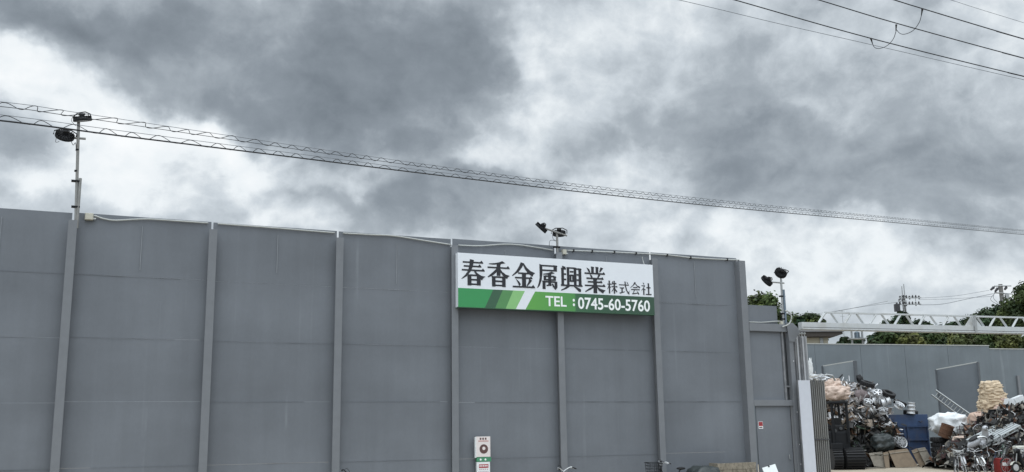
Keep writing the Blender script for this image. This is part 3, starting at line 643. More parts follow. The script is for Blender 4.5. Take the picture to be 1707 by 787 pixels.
# ------------------------------------------------------------------ trees
def tree(px, py, d, wpx, label, seed, hue=0, dens=1.0, low=.25, name='leafy_tree'):
    r_ = random.Random(seed); P = AT(px, py, d); H = P.z; Rr = wpx/2/1650*d
    t = thing(name, label, 'tree', (P.x, P.y, 0), r_.uniform(0, 6), 'trees beyond the yard')
    m = MB(); tr = .022*H+.06
    m.tube(spline([(0, 0, 0), (.1, .05, H*.2), (-.05, .1, H*.45), (.1, 0, H*.8)], 4), tr, 7, tr*.3)
    low = max(.08, 1-2.5*Rr/H); cz = H*(1+low)/2; rz_ = H*(1-low)/2; cl = []
    nC = int(34*dens)
    for i in range(nC):
        while True:
            v = Vector((r_.uniform(-1, 1), r_.uniform(-1, 1), r_.uniform(-1, 1)))
            if .25 < v.length < 1: break
        k = v.length; v = v.normalized()*(k**.5)*r_.uniform(.8, 1.0)
        tp = 1.0 if v.z < .1 else 1-.25*v.z
        if i < 5: v = Vector((.35*math.cos(i*1.3), .35*math.sin(i*1.3), .86-.05*i))
        cl.append((Vector((v.x*Rr*tp, v.y*Rr*tp, cz+v.z*rz_*.80)), r_.uniform(.24, .38)*min(Rr, rz_)*1.1))
    for c, _ in cl[:9]: m.tube([(0, 0, H*r_.uniform(.25, .5)), Vector((c.x*.5, c.y*.5, c.z*.85)), c], tr*.32, 5, tr*.08)
    m.build('trunk', BARK, t)
    m = MB(); m.cl = m.b.loops.layers.float_color.new('Col')
    base = [(.044, .066, .019), (.024, .044, .018), (.062, .071, .020)][hue]
    for c, rc in cl:
        f = r_.choice((.55, .75, .95, 1.2, 1.5)); yl = r_.uniform(-.01, .014)
        for j in range(int(170*dens**.3)):
            v = Vector((r_.gauss(0, 1), r_.gauss(0, 1), r_.gauss(0, .8))); v = v.normalized()*rc*(r_.uniform(.45, 1.08) if r_.random() < .9 else r_.uniform(1.0, 1.45))
            p = c+v; s_ = r_.uniform(.08, .165)*(1+.003*d); nrm = (v.normalized()+Vector((r_.uniform(-.8, .8), r_.uniform(-.8, .8), r_.uniform(-.3, .9)))).normalized()
            u = nrm.cross(Vector((r_.uniform(-1, 1), r_.uniform(-1, 1), r_.uniform(-1, 1)))).normalized(); w = nrm.cross(u)
            g_ = f*r_.uniform(.75, 1.25); col = ((base[0]+yl)*g_, (base[1]+yl*.6)*g_, base[2]*g_)
            m.face([p-u*s_, p-w*s_*.6, p+u*s_, p+w*s_*.6+nrm*s_*.2], col)
    m.build('crown', LEAF, t, norm=False)
for a in [
    (1271, 487, 78, 74, 'rounded tree rising behind the lower panel right of the main wall', 11, 0),
    (1316, 520, 84, 60, 'bushy tree behind the floodlight at the gate column', 12, 1), (1352, 519, 88, 50, 'tree just right of the gate floodlight above the beam end', 13, 0),
    (1408, 561, 92, 24, 'small dark tree between the house and the transformer frame', 14, 1), (1430, 563, 96, 22, 'small tree at the transformer frame', 15, 1),
    (1484, 531, 88, 48, 'dark tree left of the antenna pole, seen through the beam', 16, 1), (1503, 518, 92, 26, 'slim tree crown at the foot of the antenna pole', 17, 1), (1535, 532, 86, 44, 'tree right of the antenna pole, seen through the beam', 18, 1),
    (1458, 558, 78, 36, 'low green tree at the far left end of the row, next to the transformer platform', 36, 1), (1475, 551, 76, 50, 'bushy green tree at the left end of the row under the beam', 19, 0), (1512, 552, 75, 52, 'second green tree in the row under the beam', 20, 2), (1552, 549, 76, 56, 'third green tree in the row under the beam', 21, 0),
    (1588, 534, 84, 46, 'dark green tree in the middle of the row, its top inside the beam', 22, 1), (1598, 554, 74, 52, 'olive tree in front of the dark tree in the row', 23, 2), (1638, 551, 75, 60, 'olive green tree under the joint of the beam', 24, 0),
    (1678, 553, 74, 58, 'olive tree under the beam near the right edge', 25, 2), (1714, 555, 77, 60, 'dark green tree under the beam at the very right edge', 35, 0), (1636, 514, 92, 62, 'dark tree left of the concrete pole', 26, 1), (1662, 506, 96, 60, 'dark tree directly behind the concrete pole', 27, 1),
    (1716, 466, 84, 82, 'tall broad olive tree at the right edge beside the concrete pole', 28, 0), (1690, 500, 88, 52, 'tree filling the gap between concrete pole and the tall olive tree', 29, 0),
    (1570, 541, 90, 40, 'distant dark tree between the third tree and the middle of the row', 30, 1), (1612, 530, 98, 40, 'distant dark tree at the left foot of the dark trees', 31, 1)]:
    px, py, d, w, lab, sd, hu = a; tree(px, py, d, w, lab, sd, hu, dens=1.6 if w > 70 else 1.0, low=.15 if w > 45 else .3)

# ------------------------------------------------------------------ utility poles and far wires
PA = AT(1505.5, 492, 92)
ut = thing('utility_pole', 'distant utility pole topped by two thin antenna masts', 'utility pole', (PA.x, PA.y, 0), CF)
m = MB(); m.tube([(0, 0, 0), (0, 0, PA.z)], .20, 8, .15); m.build('pole', CONC, ut)
zt = AT(1504, 475, 92).z
for dx in (-.13, .07): m = MB(); m.tube([(dx, -.2, PA.z-1.6), (dx, -.2, zt+dx)], .045, 5); m.build('antenna_mast', GALV, ut)
def zof(py, px=1505, d=92): return AT(px, py, d).z
for (xa, xb, py) in ((-.5, 1.55, 497.5), (-.85, 1.5, 508.5), (-.6, .2, 503)):
    z = zof(py); m = MB(); m.b2((xa, -.28, z-.05), (xb, -.20, z+.05)); ca = m.build('cross_arm', GALV, ut)
    nI = int((xb-xa)/.29)
    for i in range(nI):
        x = xa+.1+i*.29; m = MB(); m.tube([(x, -.24, z-.04), (x+.02, -.24, z+.26*(1 if i % 3 else -.6))], .055, 5); m.lathe([(0, .0), (.09, .0), (.10, .06), (.05, .12), (0, .12)], 8, T(x, -.24, z+.08)); m.build('insulator', INSUL, ca)
m = MB(); m.tube([(1.0, -.25, zof(497)), (1.02, -.25, zof(510))], .03, 5); m.build('brace', GALV, ut)
m = MB(); m.box((-.75, -.2, zof(514)), (.45, .4, .7), bev=.03); m.build('switch_box', INSUL, ut)
PB = AT(1667.5, 474, 95)
up = thing('utility_pole', 'concrete utility pole with angled cross arms beside the tall olive tree', 'utility pole', (PB.x, PB.y, 0), CF)
m = MB(); m.tube([(0, 0, 0), (0, 0, PB.z)], .26, 10, .19); m.build('pole', CONC, up)
k = 95/1650
for (a_, b_) in (((1655, 477.5), (1683, 477.5)), ((1655, 489), (1684, 491.5)), ((1663, 511), (1693, 511.5))):
    A, B = Vector(((a_[0]-1667.5)*k, -.26, zof(a_[1], 1667, 95))), Vector(((b_[0]-1667.5)*k, -.26, zof(b_[1], 1667, 95)))
    m = MB(); m.tube([A, B], .06, 4); m.build('cross_arm', GALV, up)
for (ax, ay, bx, by) in ((1656, 477.5, 1648, 484), (1662, 479, 1655, 487), (1676, 478, 1671, 484)):
    A, B = Vector(((ax-1667.5)*k, -.3, zof(ay, 1667, 95))), Vector(((bx-1667.5)*k, -.3, zof(by, 1667, 95)))
    m = MB(); m.tube([A, A.lerp(B, .4)], .04, 5); m.tube([A.lerp(B, .3), B], .14, 7, .10); m.build('insulator', INSUL, up)
for dx in (1660.5, 1662.5, 1664): m = MB(); m.tube([((dx-1667.5)*k, -.3, zof(508, 1667, 95)), ((dx-1667)*k, -.3, zof(503, 1667, 95))], .11, 6, .07); m.build('insulator', INSUL, up)
m = MB(); m.box(((1672.5-1667.5)*k+.05, -.34, zof(496, 1667, 95)), (.34, .3, .44), bev=.03); m.build('junction_case', GALV, up)
m = MB(); m.tube(spline([((1655-1667.5)*k, -.3, zof(489, 1667, 95)), ((1646-1667.5)*k, -.3, zof(500, 1667, 95)), ((1655-1667.5)*k, -.3, zof(508, 1667, 95)), ((1662-1667.5)*k, -.3, zof(511, 1667, 95))], 6), .022, 4)
m.tube(spline([((1656-1667.5)*k, -.3, zof(484, 1667, 95)), ((1651-1667.5)*k, -.3, zof(497, 1667, 95)), ((1657-1667.5)*k, -.3, zof(506, 1667, 95))], 6), .022, 4); m.build('jumper_cable', WIREG, up)
def wire(name, pts, r, label, mt=WIRE, group=None, cat='wire', ns=10):
    P = [AT(x, y, d) for x, y, d in pts]
    if name == 'power_line': P = [P[0]+(P[0]-P[1]).normalized()*25]+P+[P[-1]+(P[-1]-P[-2]).normalized()*40]
    m = MB(T(*(-P[0]))); m.tube(spline(P, ns), r, 5); o = m.build(name, mt); o.location = P[0]; return tag(o, label, cat, group)
FWG = 'thin far wires at the utility poles'
for i, (pts, lab) in enumerate([
    ([(1530, 497, 92), (1590, 493.5, 93), (1649, 484, 95)], 'topmost thin wire between the antenna pole and the concrete pole'),
    ([(1533, 508.5, 92), (1570, 507, 93), (1610, 499, 94), (1656, 489.5, 95)], 'thicker sagging wire between the antenna pole and the concrete pole'),
    ([(1533, 499, 92), (1580, 498.5, 93), (1655, 494, 95)], 'middle thin wire between the antenna pole and the concrete pole'),
    ([(1496, 504, 92), (1440, 511, 95), (1385, 521, 99), (1335, 533, 104)], 'lower thin wire running left from the antenna pole'),
    ([(1480, 502, 92), (1420, 514, 95), (1370, 522, 99), (1320, 528, 104)], 'upper thin wire running left from the antenna pole')]):
    wire('far_wire', pts, .022 if i == 1 else .015, lab, WIREG, FWG)
# H-frame transformer stand seen under the beam
q0 = YP(1432, 88); tf = thing('transformer_frame', 'twin-pole transformer platform seen under the beam', 'transformer', q0, CF)
for dx in (0, .95):
    m = MB(); m.tube([(dx, 0, 0), (dx, 0, AT(1440, 548, 88).z)], .09, 7); m.build('pole', GALV, tf)
z = AT(1440, 563, 88).z
m = MB(); m.b2((-.25, -.4, z), (1.15, .4, z+.09)); m.b2((-.25, -.4, z+.75), (1.15, -.32, z+.82)); m.build('platform', GALV, tf)
m = MB(); m.lathe([(0, 0), (.24, 0), (.24, .5), (.1, .6), (0, .6)], 12, T(.45, -.1, z+.1)); m.build('transformer_can', TANK, tf)
q0 = YP(1419, 96); am = thing('antenna_mast', 'tiny faint antenna mast left of the transformer platform', 'antenna', q0, CF)
m = MB(); m.tube([(0, 0, 0), (0, 0, AT(1419, 512, 96).z)], .03, 5); m.build('mast', GALV, am)
m = MB(); za = AT(1419, 514, 96).z
for dz, w in ((0, .25), (-.25, .35), (-.5, .22)): m.tube([(-w, 0, za+dz), (w, 0, za+dz)], .02, 4)
m.build('antenna_rod', GALV, am)

# ------------------------------------------------------------------ near overhead cables (two spiral-hung lines, power lines at upper right)
def yat(tab, x):
    for (a, b), (c, d) in zip(tab, tab[1:]):
        if x <= c: return b+(d-b)*(x-a)/(c-a)
    return tab[-1][1]
DW = lambda x: 1/(.0538-2.42e-5*x)
XS = [-420, -200, 0, 120, 250, 375, 498, 620, 750, 875, 1000, 1120, 1240, 1360, 1480, 1600, 1707, 1790]
def smooth_tab(ctrl): # quadratic least squares through photo points keeps the catenary smooth
    return ctrl
TOPA = [(-420, 128), (0, 169.6), (146, 190.4), (498, 243.5), (750, 279.5), (1000, 311.5), (1240, 338), (1480, 361.5), (1707, 383.4), (1790, 391)]
TOPB = [(-420, 134), (0, 177.5), (120, 193.7), (498, 249.3), (750, 284), (1000, 315.5), (1240, 341.5), (1480, 364), (1707, 385.8), (1790, 393)]
LOWA = [(-420, 146), (0, 191.3), (205, 218.6), (498, 256.7), (750, 289.5), (1000, 319), (1240, 344.3), (1480, 366.8), (1707, 388), (1790, 395)]
LOWB = [(-420, 158), (0, 201.0), (205, 227), (498, 263.2), (750, 294.5), (1000, 323.5), (1240, 348.5), (1480, 370.2), (1707, 391.3), (1790, 398)]
def path3(tab, dd=0.0): return spline([AT(x, y, DW(x)+dd) for x, y in tab], 14)
def spiral_line(A, B, ra, rb, rs, label, per):
    a, b = path3(A), path3(B); o0 = a[0]; t = thing('overhead_cable', label, 'cable', o0, group='spiral-hung cables over the yard wall')
    m = MB(T(*(-o0))); m.tube(a, ra, 5); m.build('messenger_wire', WIREG, t)
    m = MB(T(*(-o0))); m.tube(b, rb, 6); m.build('cable', WIRE, t)
    # hanger wire waving between the two
    pts = []; s_ = 0.0; rr = random.Random(len(label)); ph = 0
    for i in range(len(a)-1):
        L_ = (a[i+1]-a[i]).length; nn = max(2, int(L_/.045))
        for j in range(nn):
            f = j/nn; p = a[i].lerp(a[i+1], f); q = b[i].lerp(b[i+1], f); cyc = int(ph/(2*math.pi)); rr.seed(cyc*7+len(label)); vp, va = rr.uniform(.78, 1.3), rr.uniform(.72, 1.0)
            ph += 2*math.pi*(L_/nn)/(per*vp); s_ += L_/nn
            k = (.5-.5*math.cos(ph))**1.25*va
            pts.append(q.lerp(p, k)+HY*.05*math.cos(ph))
    m = MB(T(*(-o0))); m.tube(pts, rs, 4); m.build('spiral_hanger', WIRE, t)
spiral_line(TOPA, TOPB, .0060, .0065, .0075, 'upper of the two spiral-hung cables crossing above the wall', .50)
spiral_line(LOWA, LOWB, .0060, .0165, .0075, 'lower, thicker of the two spiral-hung cables crossing above the wall', .60)
PWG = 'power lines at the upper right'
for pts, r, lab, mt in [
    ([(880, -56, 19), (1132, 0, 19.5), (1292, 38, 20), (1450, 74, 20.5), (1705, 132.5, 21.5), (1950, 186, 23)], .0055, 'lowest thin grey line at the upper right', WIREG),
    ([(1000, -64, 18), (1225, 0, 18.5), (1450, 63.5, 19), (1705, 126.8, 20), (1950, 184, 21)], .0105, 'thick black line just above the lowest thin one', WIRE),
    ([(1100, -80, 17.5), (1365, 0, 18), (1495, 39, 18.3), (1705, 96.5, 19), (1950, 160, 20)], .010, 'middle black line of the three thick power lines', WIRE),
    ([(1250, -76, 17), (1491, 0, 17.5), (1538, 14.5, 17.6), (1705, 64.5, 18), (1950, 134, 19)], .010, 'highest of the three thick black power lines', WIRE),
    ([(1400, -66, 21), (1586, 0, 21.5), (1705, 37.5, 22), (1900, 98, 23)], .0045, 'faint thin line in the upper right corner', WIREG)]:
    wire('power_line', pts, r, lab, mt, PWG)
def jumper(pts, clamps, label):
    P = [AT(*p) for p in pts]; t = thing('jumper_cable', label, 'cable', P[0]); m = MB(T(*(-P[0]))); m.tube(spline(P, 8), .006, 5); m.build('cable', WIRE, t)
    for (a, b) in clamps:
        A, B = AT(*a), AT(*b); m = MB(T(*(-P[0]))); m.tube([A, A.lerp(B, .35), B], .020, 7, .008); m.build('clamp', CLAMP, t)
jumper([(1454, 72, 19), (1458, 79, 19), (1466, 81, 18.9), (1479, 76, 18.8), (1489, 65, 18.5), (1493.8, 52, 18.3)], [((1452, 64.5, 19), (1454.5, 73, 19)), ((1494, 41, 18.3), (1493.5, 52, 18.3))], 'drooping jumper joining the two lower thick power lines')
jumper([(1494, 49, 18.3), (1500, 55.5, 18.2), (1508.5, 57, 18), (1522, 51, 17.8), (1532, 38, 17.7), (1536.5, 24, 17.6)], [((1537.5, 15.5, 17.6), (1535.8, 26, 17.6))], 'drooping jumper joining the two upper thick power lines')

# ------------------------------------------------------------------ scrap heaps
def heap(name, label, prof, d, depth_half, n_sh, pal, seed, back=2.6):
    """prof: [(px, py_top)] outline seen from the road; a mound of loose pieces"""
    r_ = random.Random(seed); o0 = YP(prof[0][0], d); x1 = (prof[-1][0]-prof[0][0])/1650*d; hp = [((px-prof[0][0])/1650*d, AT(px, py, d).z) for px, py in prof]
    def hgt(u, w):
        z = yat(hp, u); f = 1-max(0.0, (-w)/depth_half)**2.2 if w < 0 else 1-max(0.0, w/back)**3
        return max(0.0, z*max(0.0, f)**.8)*(1+.10*noise.noise(Vector((u*2.2, w*2.2, seed))))+.08*noise.noise(Vector((u*6, w*6, seed)))*(1 if f > .02 else 0)
    m = MB(); m.cl = m.b.loops.layers.float_color.new('Col'); nu, nw = int(x1/.16), 34; V_ = {}
    for i in range(nu+1):
        for j in range(nw+1):
            u = x1*i/nu; w = -depth_half+(depth_half+back)*j/nw; V_[i, j] = m.b.verts.new((u, w, hgt(u, w)+r_.uniform(-.05, .05)))
    for i in range(nu):
        for j in range(nw):
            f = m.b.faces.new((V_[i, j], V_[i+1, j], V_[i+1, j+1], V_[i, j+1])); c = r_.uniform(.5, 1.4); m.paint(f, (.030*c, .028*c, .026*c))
    for i in range(n_sh):
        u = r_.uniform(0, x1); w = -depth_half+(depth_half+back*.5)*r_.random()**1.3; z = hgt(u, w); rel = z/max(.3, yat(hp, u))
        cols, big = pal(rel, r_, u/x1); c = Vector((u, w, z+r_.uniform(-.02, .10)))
        a = Vector((r_.gauss(0, 1), r_.gauss(0, 1), r_.gauss(0, 1))).normalized(); b = a.cross(Vector((r_.gauss(0, 1), r_.gauss(0, 1), r_.gauss(0, 1)))).normalized(); nn = a.cross(b)
        s = r_.uniform(.05, .2)*big; e = r_.uniform(.25, 1.0)
        if r_.random() < .16: # bar or pipe
            m2 = s*2.4; k = .02+.02*r_.random(); q = [c-a*m2, c+a*m2]
            for (p1, p2) in ((b, nn), (nn, -b)): m.face([q[0]-p1*k, q[1]-p1*k, q[1]+p2*k, q[0]+p2*k], cols)
        else:             # bent piece of sheet
            m.face([c-a*s-b*s*e, c-b*s*e*.8+nn*s*.35, c+b*s*e+nn*s*.3, c-a*s+b*s*e*.9], cols); m.face([c-b*s*e*.8+nn*s*.35, c+a*s-b*s*e, c+a*s*.9+b*s*e, c+b*s*e+nn*s*.3], cols)
    o = m.build(name, SCRAP if 'aluminium' in name else JUNK, norm=False); o.location = o0; o.rotation_euler.z = CF
    return tag(o, label, 'scrap heap', kind='stuff')
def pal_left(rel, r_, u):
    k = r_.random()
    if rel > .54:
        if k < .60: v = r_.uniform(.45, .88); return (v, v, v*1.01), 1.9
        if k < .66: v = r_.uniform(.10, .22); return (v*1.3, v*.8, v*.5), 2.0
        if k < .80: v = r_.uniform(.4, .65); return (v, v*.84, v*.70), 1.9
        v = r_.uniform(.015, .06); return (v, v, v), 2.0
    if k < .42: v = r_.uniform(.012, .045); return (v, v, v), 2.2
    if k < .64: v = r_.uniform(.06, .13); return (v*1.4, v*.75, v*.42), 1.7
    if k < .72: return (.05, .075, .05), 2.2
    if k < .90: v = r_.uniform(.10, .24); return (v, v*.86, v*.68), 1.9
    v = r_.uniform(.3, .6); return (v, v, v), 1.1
def pal_right(rel, r_, u):
    k = r_.random()
    if k < .36: v = r_.uniform(.012, .045); return (v, v, v), 1.6
    if k < .50: v = r_.uniform(.3, .65); return (v, v, v*1.02), 1.1
    if k < .64: v = r_.uniform(.04, .08); return (v*1.4, v*.75, v*.75), 1.4
    if k < .88: v = r_.uniform(.12, .30); return (v, v*.93, v*.80), 1.5
    return (.14, .07, .04), 1.7
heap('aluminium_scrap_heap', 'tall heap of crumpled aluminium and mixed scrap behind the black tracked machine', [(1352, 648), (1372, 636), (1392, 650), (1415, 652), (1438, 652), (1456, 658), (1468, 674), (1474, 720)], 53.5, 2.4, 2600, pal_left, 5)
heap('junk_heap', 'dark heap of mixed metal junk under the discarded bicycles', [(1566, 770), (1584, 752), (1604, 738), (1624, 720), (1645, 706), (1668, 692), (1690, 686), (1715, 684), (1760, 690)], 47.5, 2.2, 2000, pal_right, 9)

# ------------------------------------------------------------------ black tracked machine
Pm = YP(1405, 49.2); ex = thing('tracked_machine', 'black tracked machine with an open cab frame in front of the aluminium heap', 'excavator', Pm, CF)
k = 49.2/1650
def lx(px): return (px-1405)*k
def lz(py): return AT(1405, py, 49.2).z
m = MB()
for px in (1388, 1412.5): m.tube([(lx(px), -.1, lz(738)), (lx(px)-.02, -.1, lz(671))], .075, 4)
for px in (1388, 1412.5): m.tube([(lx(px), 1.1, lz(738)), (lx(px)-.02, 1.1, lz(671))], .065, 4)
m.b2((lx(1383), -.2, lz(672.5)), (lx(1414.5), 1.25, lz(668.5)), bev=.03); m.tube([(lx(1388), -.1, lz(700)), (lx(1395), -.1, lz(672))], .03, 4); m.build('cab_frame', BLKM, ex)
m = MB(); m.b2((lx(1380), .0, lz(760)), (lx(1416), 1.5, lz(718)), bev=.12); m.b2((lx(1382), -.25, lz(770)), (lx(1400), 1.2, lz(738)), bev=.06); m.build('body', BLKM, ex)
m = MB(); m.b2((lx(1392), .1, lz(720)), (lx(1409), .7, lz(708)), bev=.08); m.b2((lx(1396), .5, lz(712)), (lx(1409), .75, lz(696)), bev=.07); m.build('seat', BLK, ex)
for px, py in ((1391.5, 718), (1401, 714.5)): m = MB(); m.lathe([(0, 0), (.085, 0), (.075, .04), (0, .05)], 12, T(lx(px), -.02, lz(py)) @ facing((0, -1, 0))); m.build('headlight', LENS, ex)
def track(xc, w, name='track'):
    m = MB(); L_, r = 2.3, .50; prof = []
    for i in range(13): a = -math.pi/2-math.pi*i/12; prof.append((-.1+r*math.cos(a), r+r*math.sin(a)))
    for i in range(13): a = math.pi/2-math.pi*i/12; prof.append((L_+r*math.cos(a), r+r*math.sin(a)))
    mm = MB(T(xc-w/2, 0, 0)); mm.prism(prof, w, 0, 0); o = mm.build(name, RUBBER, ex)
    m = MB()
    for i in range(1, 12):
        a = -math.pi/2-math.pi*i/12; m.box((xc, -.1+(r+.03)*math.cos(a), r+(r+.03)*math.sin(a)), (w, .07, .06), rot=(a+math.pi/2, 0, 0))
    for i in range(9): m.box((xc, .1+i*.25, 2*r+.03), (w, .07, .06))
    m.build('grouser', BLK, o); return o
track(lx(1416.5), .92); track(lx(1388), .45)
m = MB(); m.tube([(lx(1424), .3, lz(738)), (lx(1437), -.2, lz(772))], .05, 5); m.tube([(lx(1431), .3, lz(738)), (lx(1441), -.2, lz(768))], .04, 5); m.build('hydraulic_arm', BLKM, ex)

# ------------------------------------------------------------------ yard goods: skip, boards, ladder, bags, drums ...
d = 52.0; a, b = YP(1469, d), YP(1546, d); W_ = (b-a).length; z0 = AT(1510, 691, d).z
sk = thing('blue_skip', 'scratched blue steel skip filled with wheel rims', 'skip', a, CF)
m = MB(); m.b2((.05, .0, .12), (W_-.05, 1.7, z0-.55)); m.b2((-.03, -.06, z0-.62), (W_+.03, 1.75, z0), bev=.02); m.build('body', BLUE, sk)
m = MB()
for x in (.0, W_*.46, W_*.54, W_-.07): m.b2((x, -.08, .12), (x+.07, -.005, z0-.63))
m.b2((0, -.10, z0-1.35), (W_, -.006, z0-1.27)); m.b2((0, -.10, z0-.66), (W_, -.065, z0-.62)); m.build('rib', BLUE, sk)
m = MB()
for x in (.3, W_-.5): m.tube([(x, -.12, z0-.35), (x+.1, -.16, z0-.42), (x+.2, -.12, z0-.35)], .02, 5)
m.build('lifting_lug', BLK, sk)
def leanboard(pxs, dpt, mt, label, tilt=.35, name='plywood_board', group='old boards leaning in front of the scrap'):
    """four photo corners -> a leaning sheet of that shape"""
    base = YP((pxs[2][0]+pxs[3][0])/2, dpt); t = thing(name, label, 'board', base, CF, group)
    q = [((px-(pxs[2][0]+pxs[3][0])/2)*dpt/1650, AT(px, py, dpt).z) for px, py in pxs]; zb = min(z for _, z in q)
    v = [Vector((x, tilt*(max(0, z-zb)), max(.012, z-zb+.012))) for x, z in q]; m = MB()
    A = [m.b.verts.new(p) for p in v]; B = [m.b.verts.new(p+Vector((0, .045, .008))) for p in v]
    m.b.faces.new(A); m.b.faces.new(B[::-1])
    for i in range(4): m.b.faces.new((A[i], B[i], B[(i+1) % 4], A[(i+1) % 4]))
    m.build('panel', mt, t)
    m = MB(); e = v[0].lerp(v[1], .5); m.tube([v[0].lerp(v[3], .15)+Vector((0, -.02, 0)), v[1].lerp(v[2], .15)+Vector((0, -.02, 0))], .02, 4); m.build('batten', PLYG, t)
leanboard([(1481, 752), (1513, 748), (1524, 777), (1487, 779)], 50.3, PLY, 'wide brown plywood board leaning below the two spoked wheels')
leanboard([(1447, 755), (1470, 752), (1470, 778), (1452, 776)], 50.6, PLYG, 'grey brown board beside the machine track')
leanboard([(1471, 754), (1480, 752), (1477, 778), (1470, 778)], 50.4, PLY, 'narrow board between the two wide boards')
leanboard([(1530, 745), (1543, 743), (1554, 773), (1538, 775)], 50.6, PLYG, 'grey board at the right end of the blue skip')
leanboard([(1519, 750), (1529, 746), (1539, 774), (1527, 776)], 50.8, PLY, 'dark narrow board leaning under the blue skip')
for dz, (pa, pb) in enumerate(((1435, 1462), (1440, 1470))):
    p = YP(pa, 49.8-dz*.3); t = thing('plank', ('upper' if dz else 'lower')+' flat plank on the ground by the machine track', 'plank', (p.x, p.y, .0), CF); m = MB(); m.b2((0, 0, .0), ((pb-pa)/33, .2, .045)); m.build('board', PLYG, t)
A, B = AT(1615, 705, 53.3), AT(1553, 658, 54.2)
ld = thing('ladder', 'long aluminium ladder leaning sideways against the yard wall', 'ladder', A)
u = (B-A); Ln = u.length; u.normalize(); w = Vector((0, 0, 1)); w = (w-u*w.dot(u)).normalized()
for s_, q in ((0, 'rail'), (1, 'rail')): m = MB(); m.tube([w*.42*s_-u*.0, u*Ln+w*.42*s_*.8], .045, 4); m.build('rail', GALV, ld)
for i in range(1, 12): m = MB(); m.tube([u*Ln*i/12, u*Ln*i/12+w*.42*(1-.2*i/12)], .02, 4); m.build('rung', GALV, ld)
def bag(px, py, dpt, wpx, hpx, mt, label, seed, name='bulk_bag', group=None, amp=.22, strap=True, box=3.0, rz=0.0, dep=.8):
    k = dpt/1650; P = AT(px, py, dpt); t = thing(name, label, 'bag', (P.x, P.y, P.z-hpx/2*k), CF+rz, group)
    m = MB(); m.blob((0, 0, hpx/2*k), (wpx/2*k, wpx/2*k*dep, hpx/2*k), 4, amp, 2.2, seed, box=box); o = m.build('sack', mt, t, smooth=True)
    if strap:
        m = MB(); r_ = random.Random(seed)
        for i in range(2): x = wpx*k*r_.uniform(-.3, .3); m.tube(spline([(x, -.1, hpx*k*.95), (x+.05, -.2, hpx*k*1.04), (x+.16, -.2, hpx*k*1.0), (x+.2, -.1, hpx*k*.92)], 4), .025, 4)
        m.build('strap', mt, t)
    return t
bag(1394, 655, 52.0, 40, 22, BAGB, 'big beige bulk bag lying on top of the scrap above the machine cab', 3, amp=.3); bag(1386, 642, 52.6, 26, 18, BAGB, 'smaller beige bag at the left end of the heap top', 8, amp=.4)
bag(1436, 662, 52.6, 22, 22, mat('grey_red_bundle', (.16, .13, .13), .8, var=.3), 'grey red bundle right of the big beige bag', 14, strap=False)
bag(1582, 708, 50.5, 52, 36, BAGW, 'white bulk bag slumped at the foot of the ladder', 5, amp=.28); bag(1605, 734, 48.0, 30, 14, BAGB, 'flat beige sack lying in front of the white bulk bag', 6, amp=.2, strap=False)
bag(1633, 701, 49.5, 36, 26, BAGP, 'square pinkish bag leaning against the ochre stack', 7, amp=.12)
zz = [(1654, 687, 36, 20), (1653, 675, 38, 17), (1655, 664, 38, 17), (1653, 653, 34, 16), (1651, 643, 30, 15)]
for i, (px, py, w, h) in enumerate(zz):
    bag(px, py, 50.5, w, h-1, BAGO, ['lowest folded ochre bag of the tall stack', 'second folded ochre bag from the bottom of the tall stack', 'middle folded ochre bag of the tall stack', 'second folded ochre bag from the top of the tall stack', 'topmost folded ochre bag of the tall stack'][i], 20+i, 'folded_bag', 'folded bulk bags in the tall stack', amp=.28, strap=i == 4, box=4)
bag(1670, 668, 50.2, 16, 14, BAGP, 'small pinkish bag right of the tall ochre stack', 31, amp=.3, strap=False); bag(1672, 683, 49.4, 26, 14, BAGP, 'pinkish sack over the bicycles beside the black pot', 33, amp=.3, strap=False)
# tarp sacks at the heap foot
bag(1470, 738, 51.0, 34, 28, TARP, 'dark tarpaulin draped over the foot of the heap left of the wheels', 41, 'tarpaulin', amp=.25, strap=False)
def drum(px, py, dpt, r, h, mt, label, tilt=(0, 0, 0), name='steel_drum', open_=True):
    P = AT(px, py, dpt); t = thing(name, label, 'drum', P, rot=tilt)
    pr = [(0, -h/2), (r, -h/2)]
    for f in (.33, .66): pr += [(r, -h/2+h*f-.03), (r*1.04, -h/2+h*f), (r, -h/2+h*f+.03)]
    pr += [(r, h/2), (r*1.03, h/2+.015), (r*.96, h/2+.015), (r*.94, h/2-.06), (0, h/2-.07)]
    m = MB(); m.lathe(pr, 20); m.build('shell', mt, t, smooth=False)
    m = MB(); m.torus(r*1.01, .018, 20, 5, T(0, 0, h/2)); m.build('rim', RUST if mt is RUST else BLKM, t); return t
drum(1577, 719, 49.2, .30, .62, RUST, 'rusty steel drum tilted on the white bulk bag', (.25, .3, CF)); drum(1655, 694, 48.4, .17, .62, BLKM, 'slim black pot standing on the bicycle heap', (.05, -.03, 0), 'metal_pot')
def tyre(loc, ax, r=.33, w=.22, label='', group='loose tyres on the scrap', par=None):
    t = thing('tyre', label, 'tyre', loc, group=group); M = facing(ax); m = MB()
    m.lathe([(r*.62, -w/2), (r*.86, -w/2*1.02), (r*.97, -w/2*.8), (r, -w/4), (r, w/4), (r*.97, w/2*.8), (r*.86, w/2*1.02), (r*.62, w/2), (r*.60, w/2*.7), (r*.60, -w/2*.7), (r*.62, -w/2)], 24, M); m.build('casing', RUBBER, t, smooth=True)
    m = MB()
    for k_ in range(24): m.M = M @ Matrix.Rotation(2*math.pi*k_/24, 4, 'Z'); m.b2((r*.985, -.02, -w*.42), (r*1.02, .02, w*.42))
    m.build('tread', BLK, t)
cxy = YP(1566, 50.0)
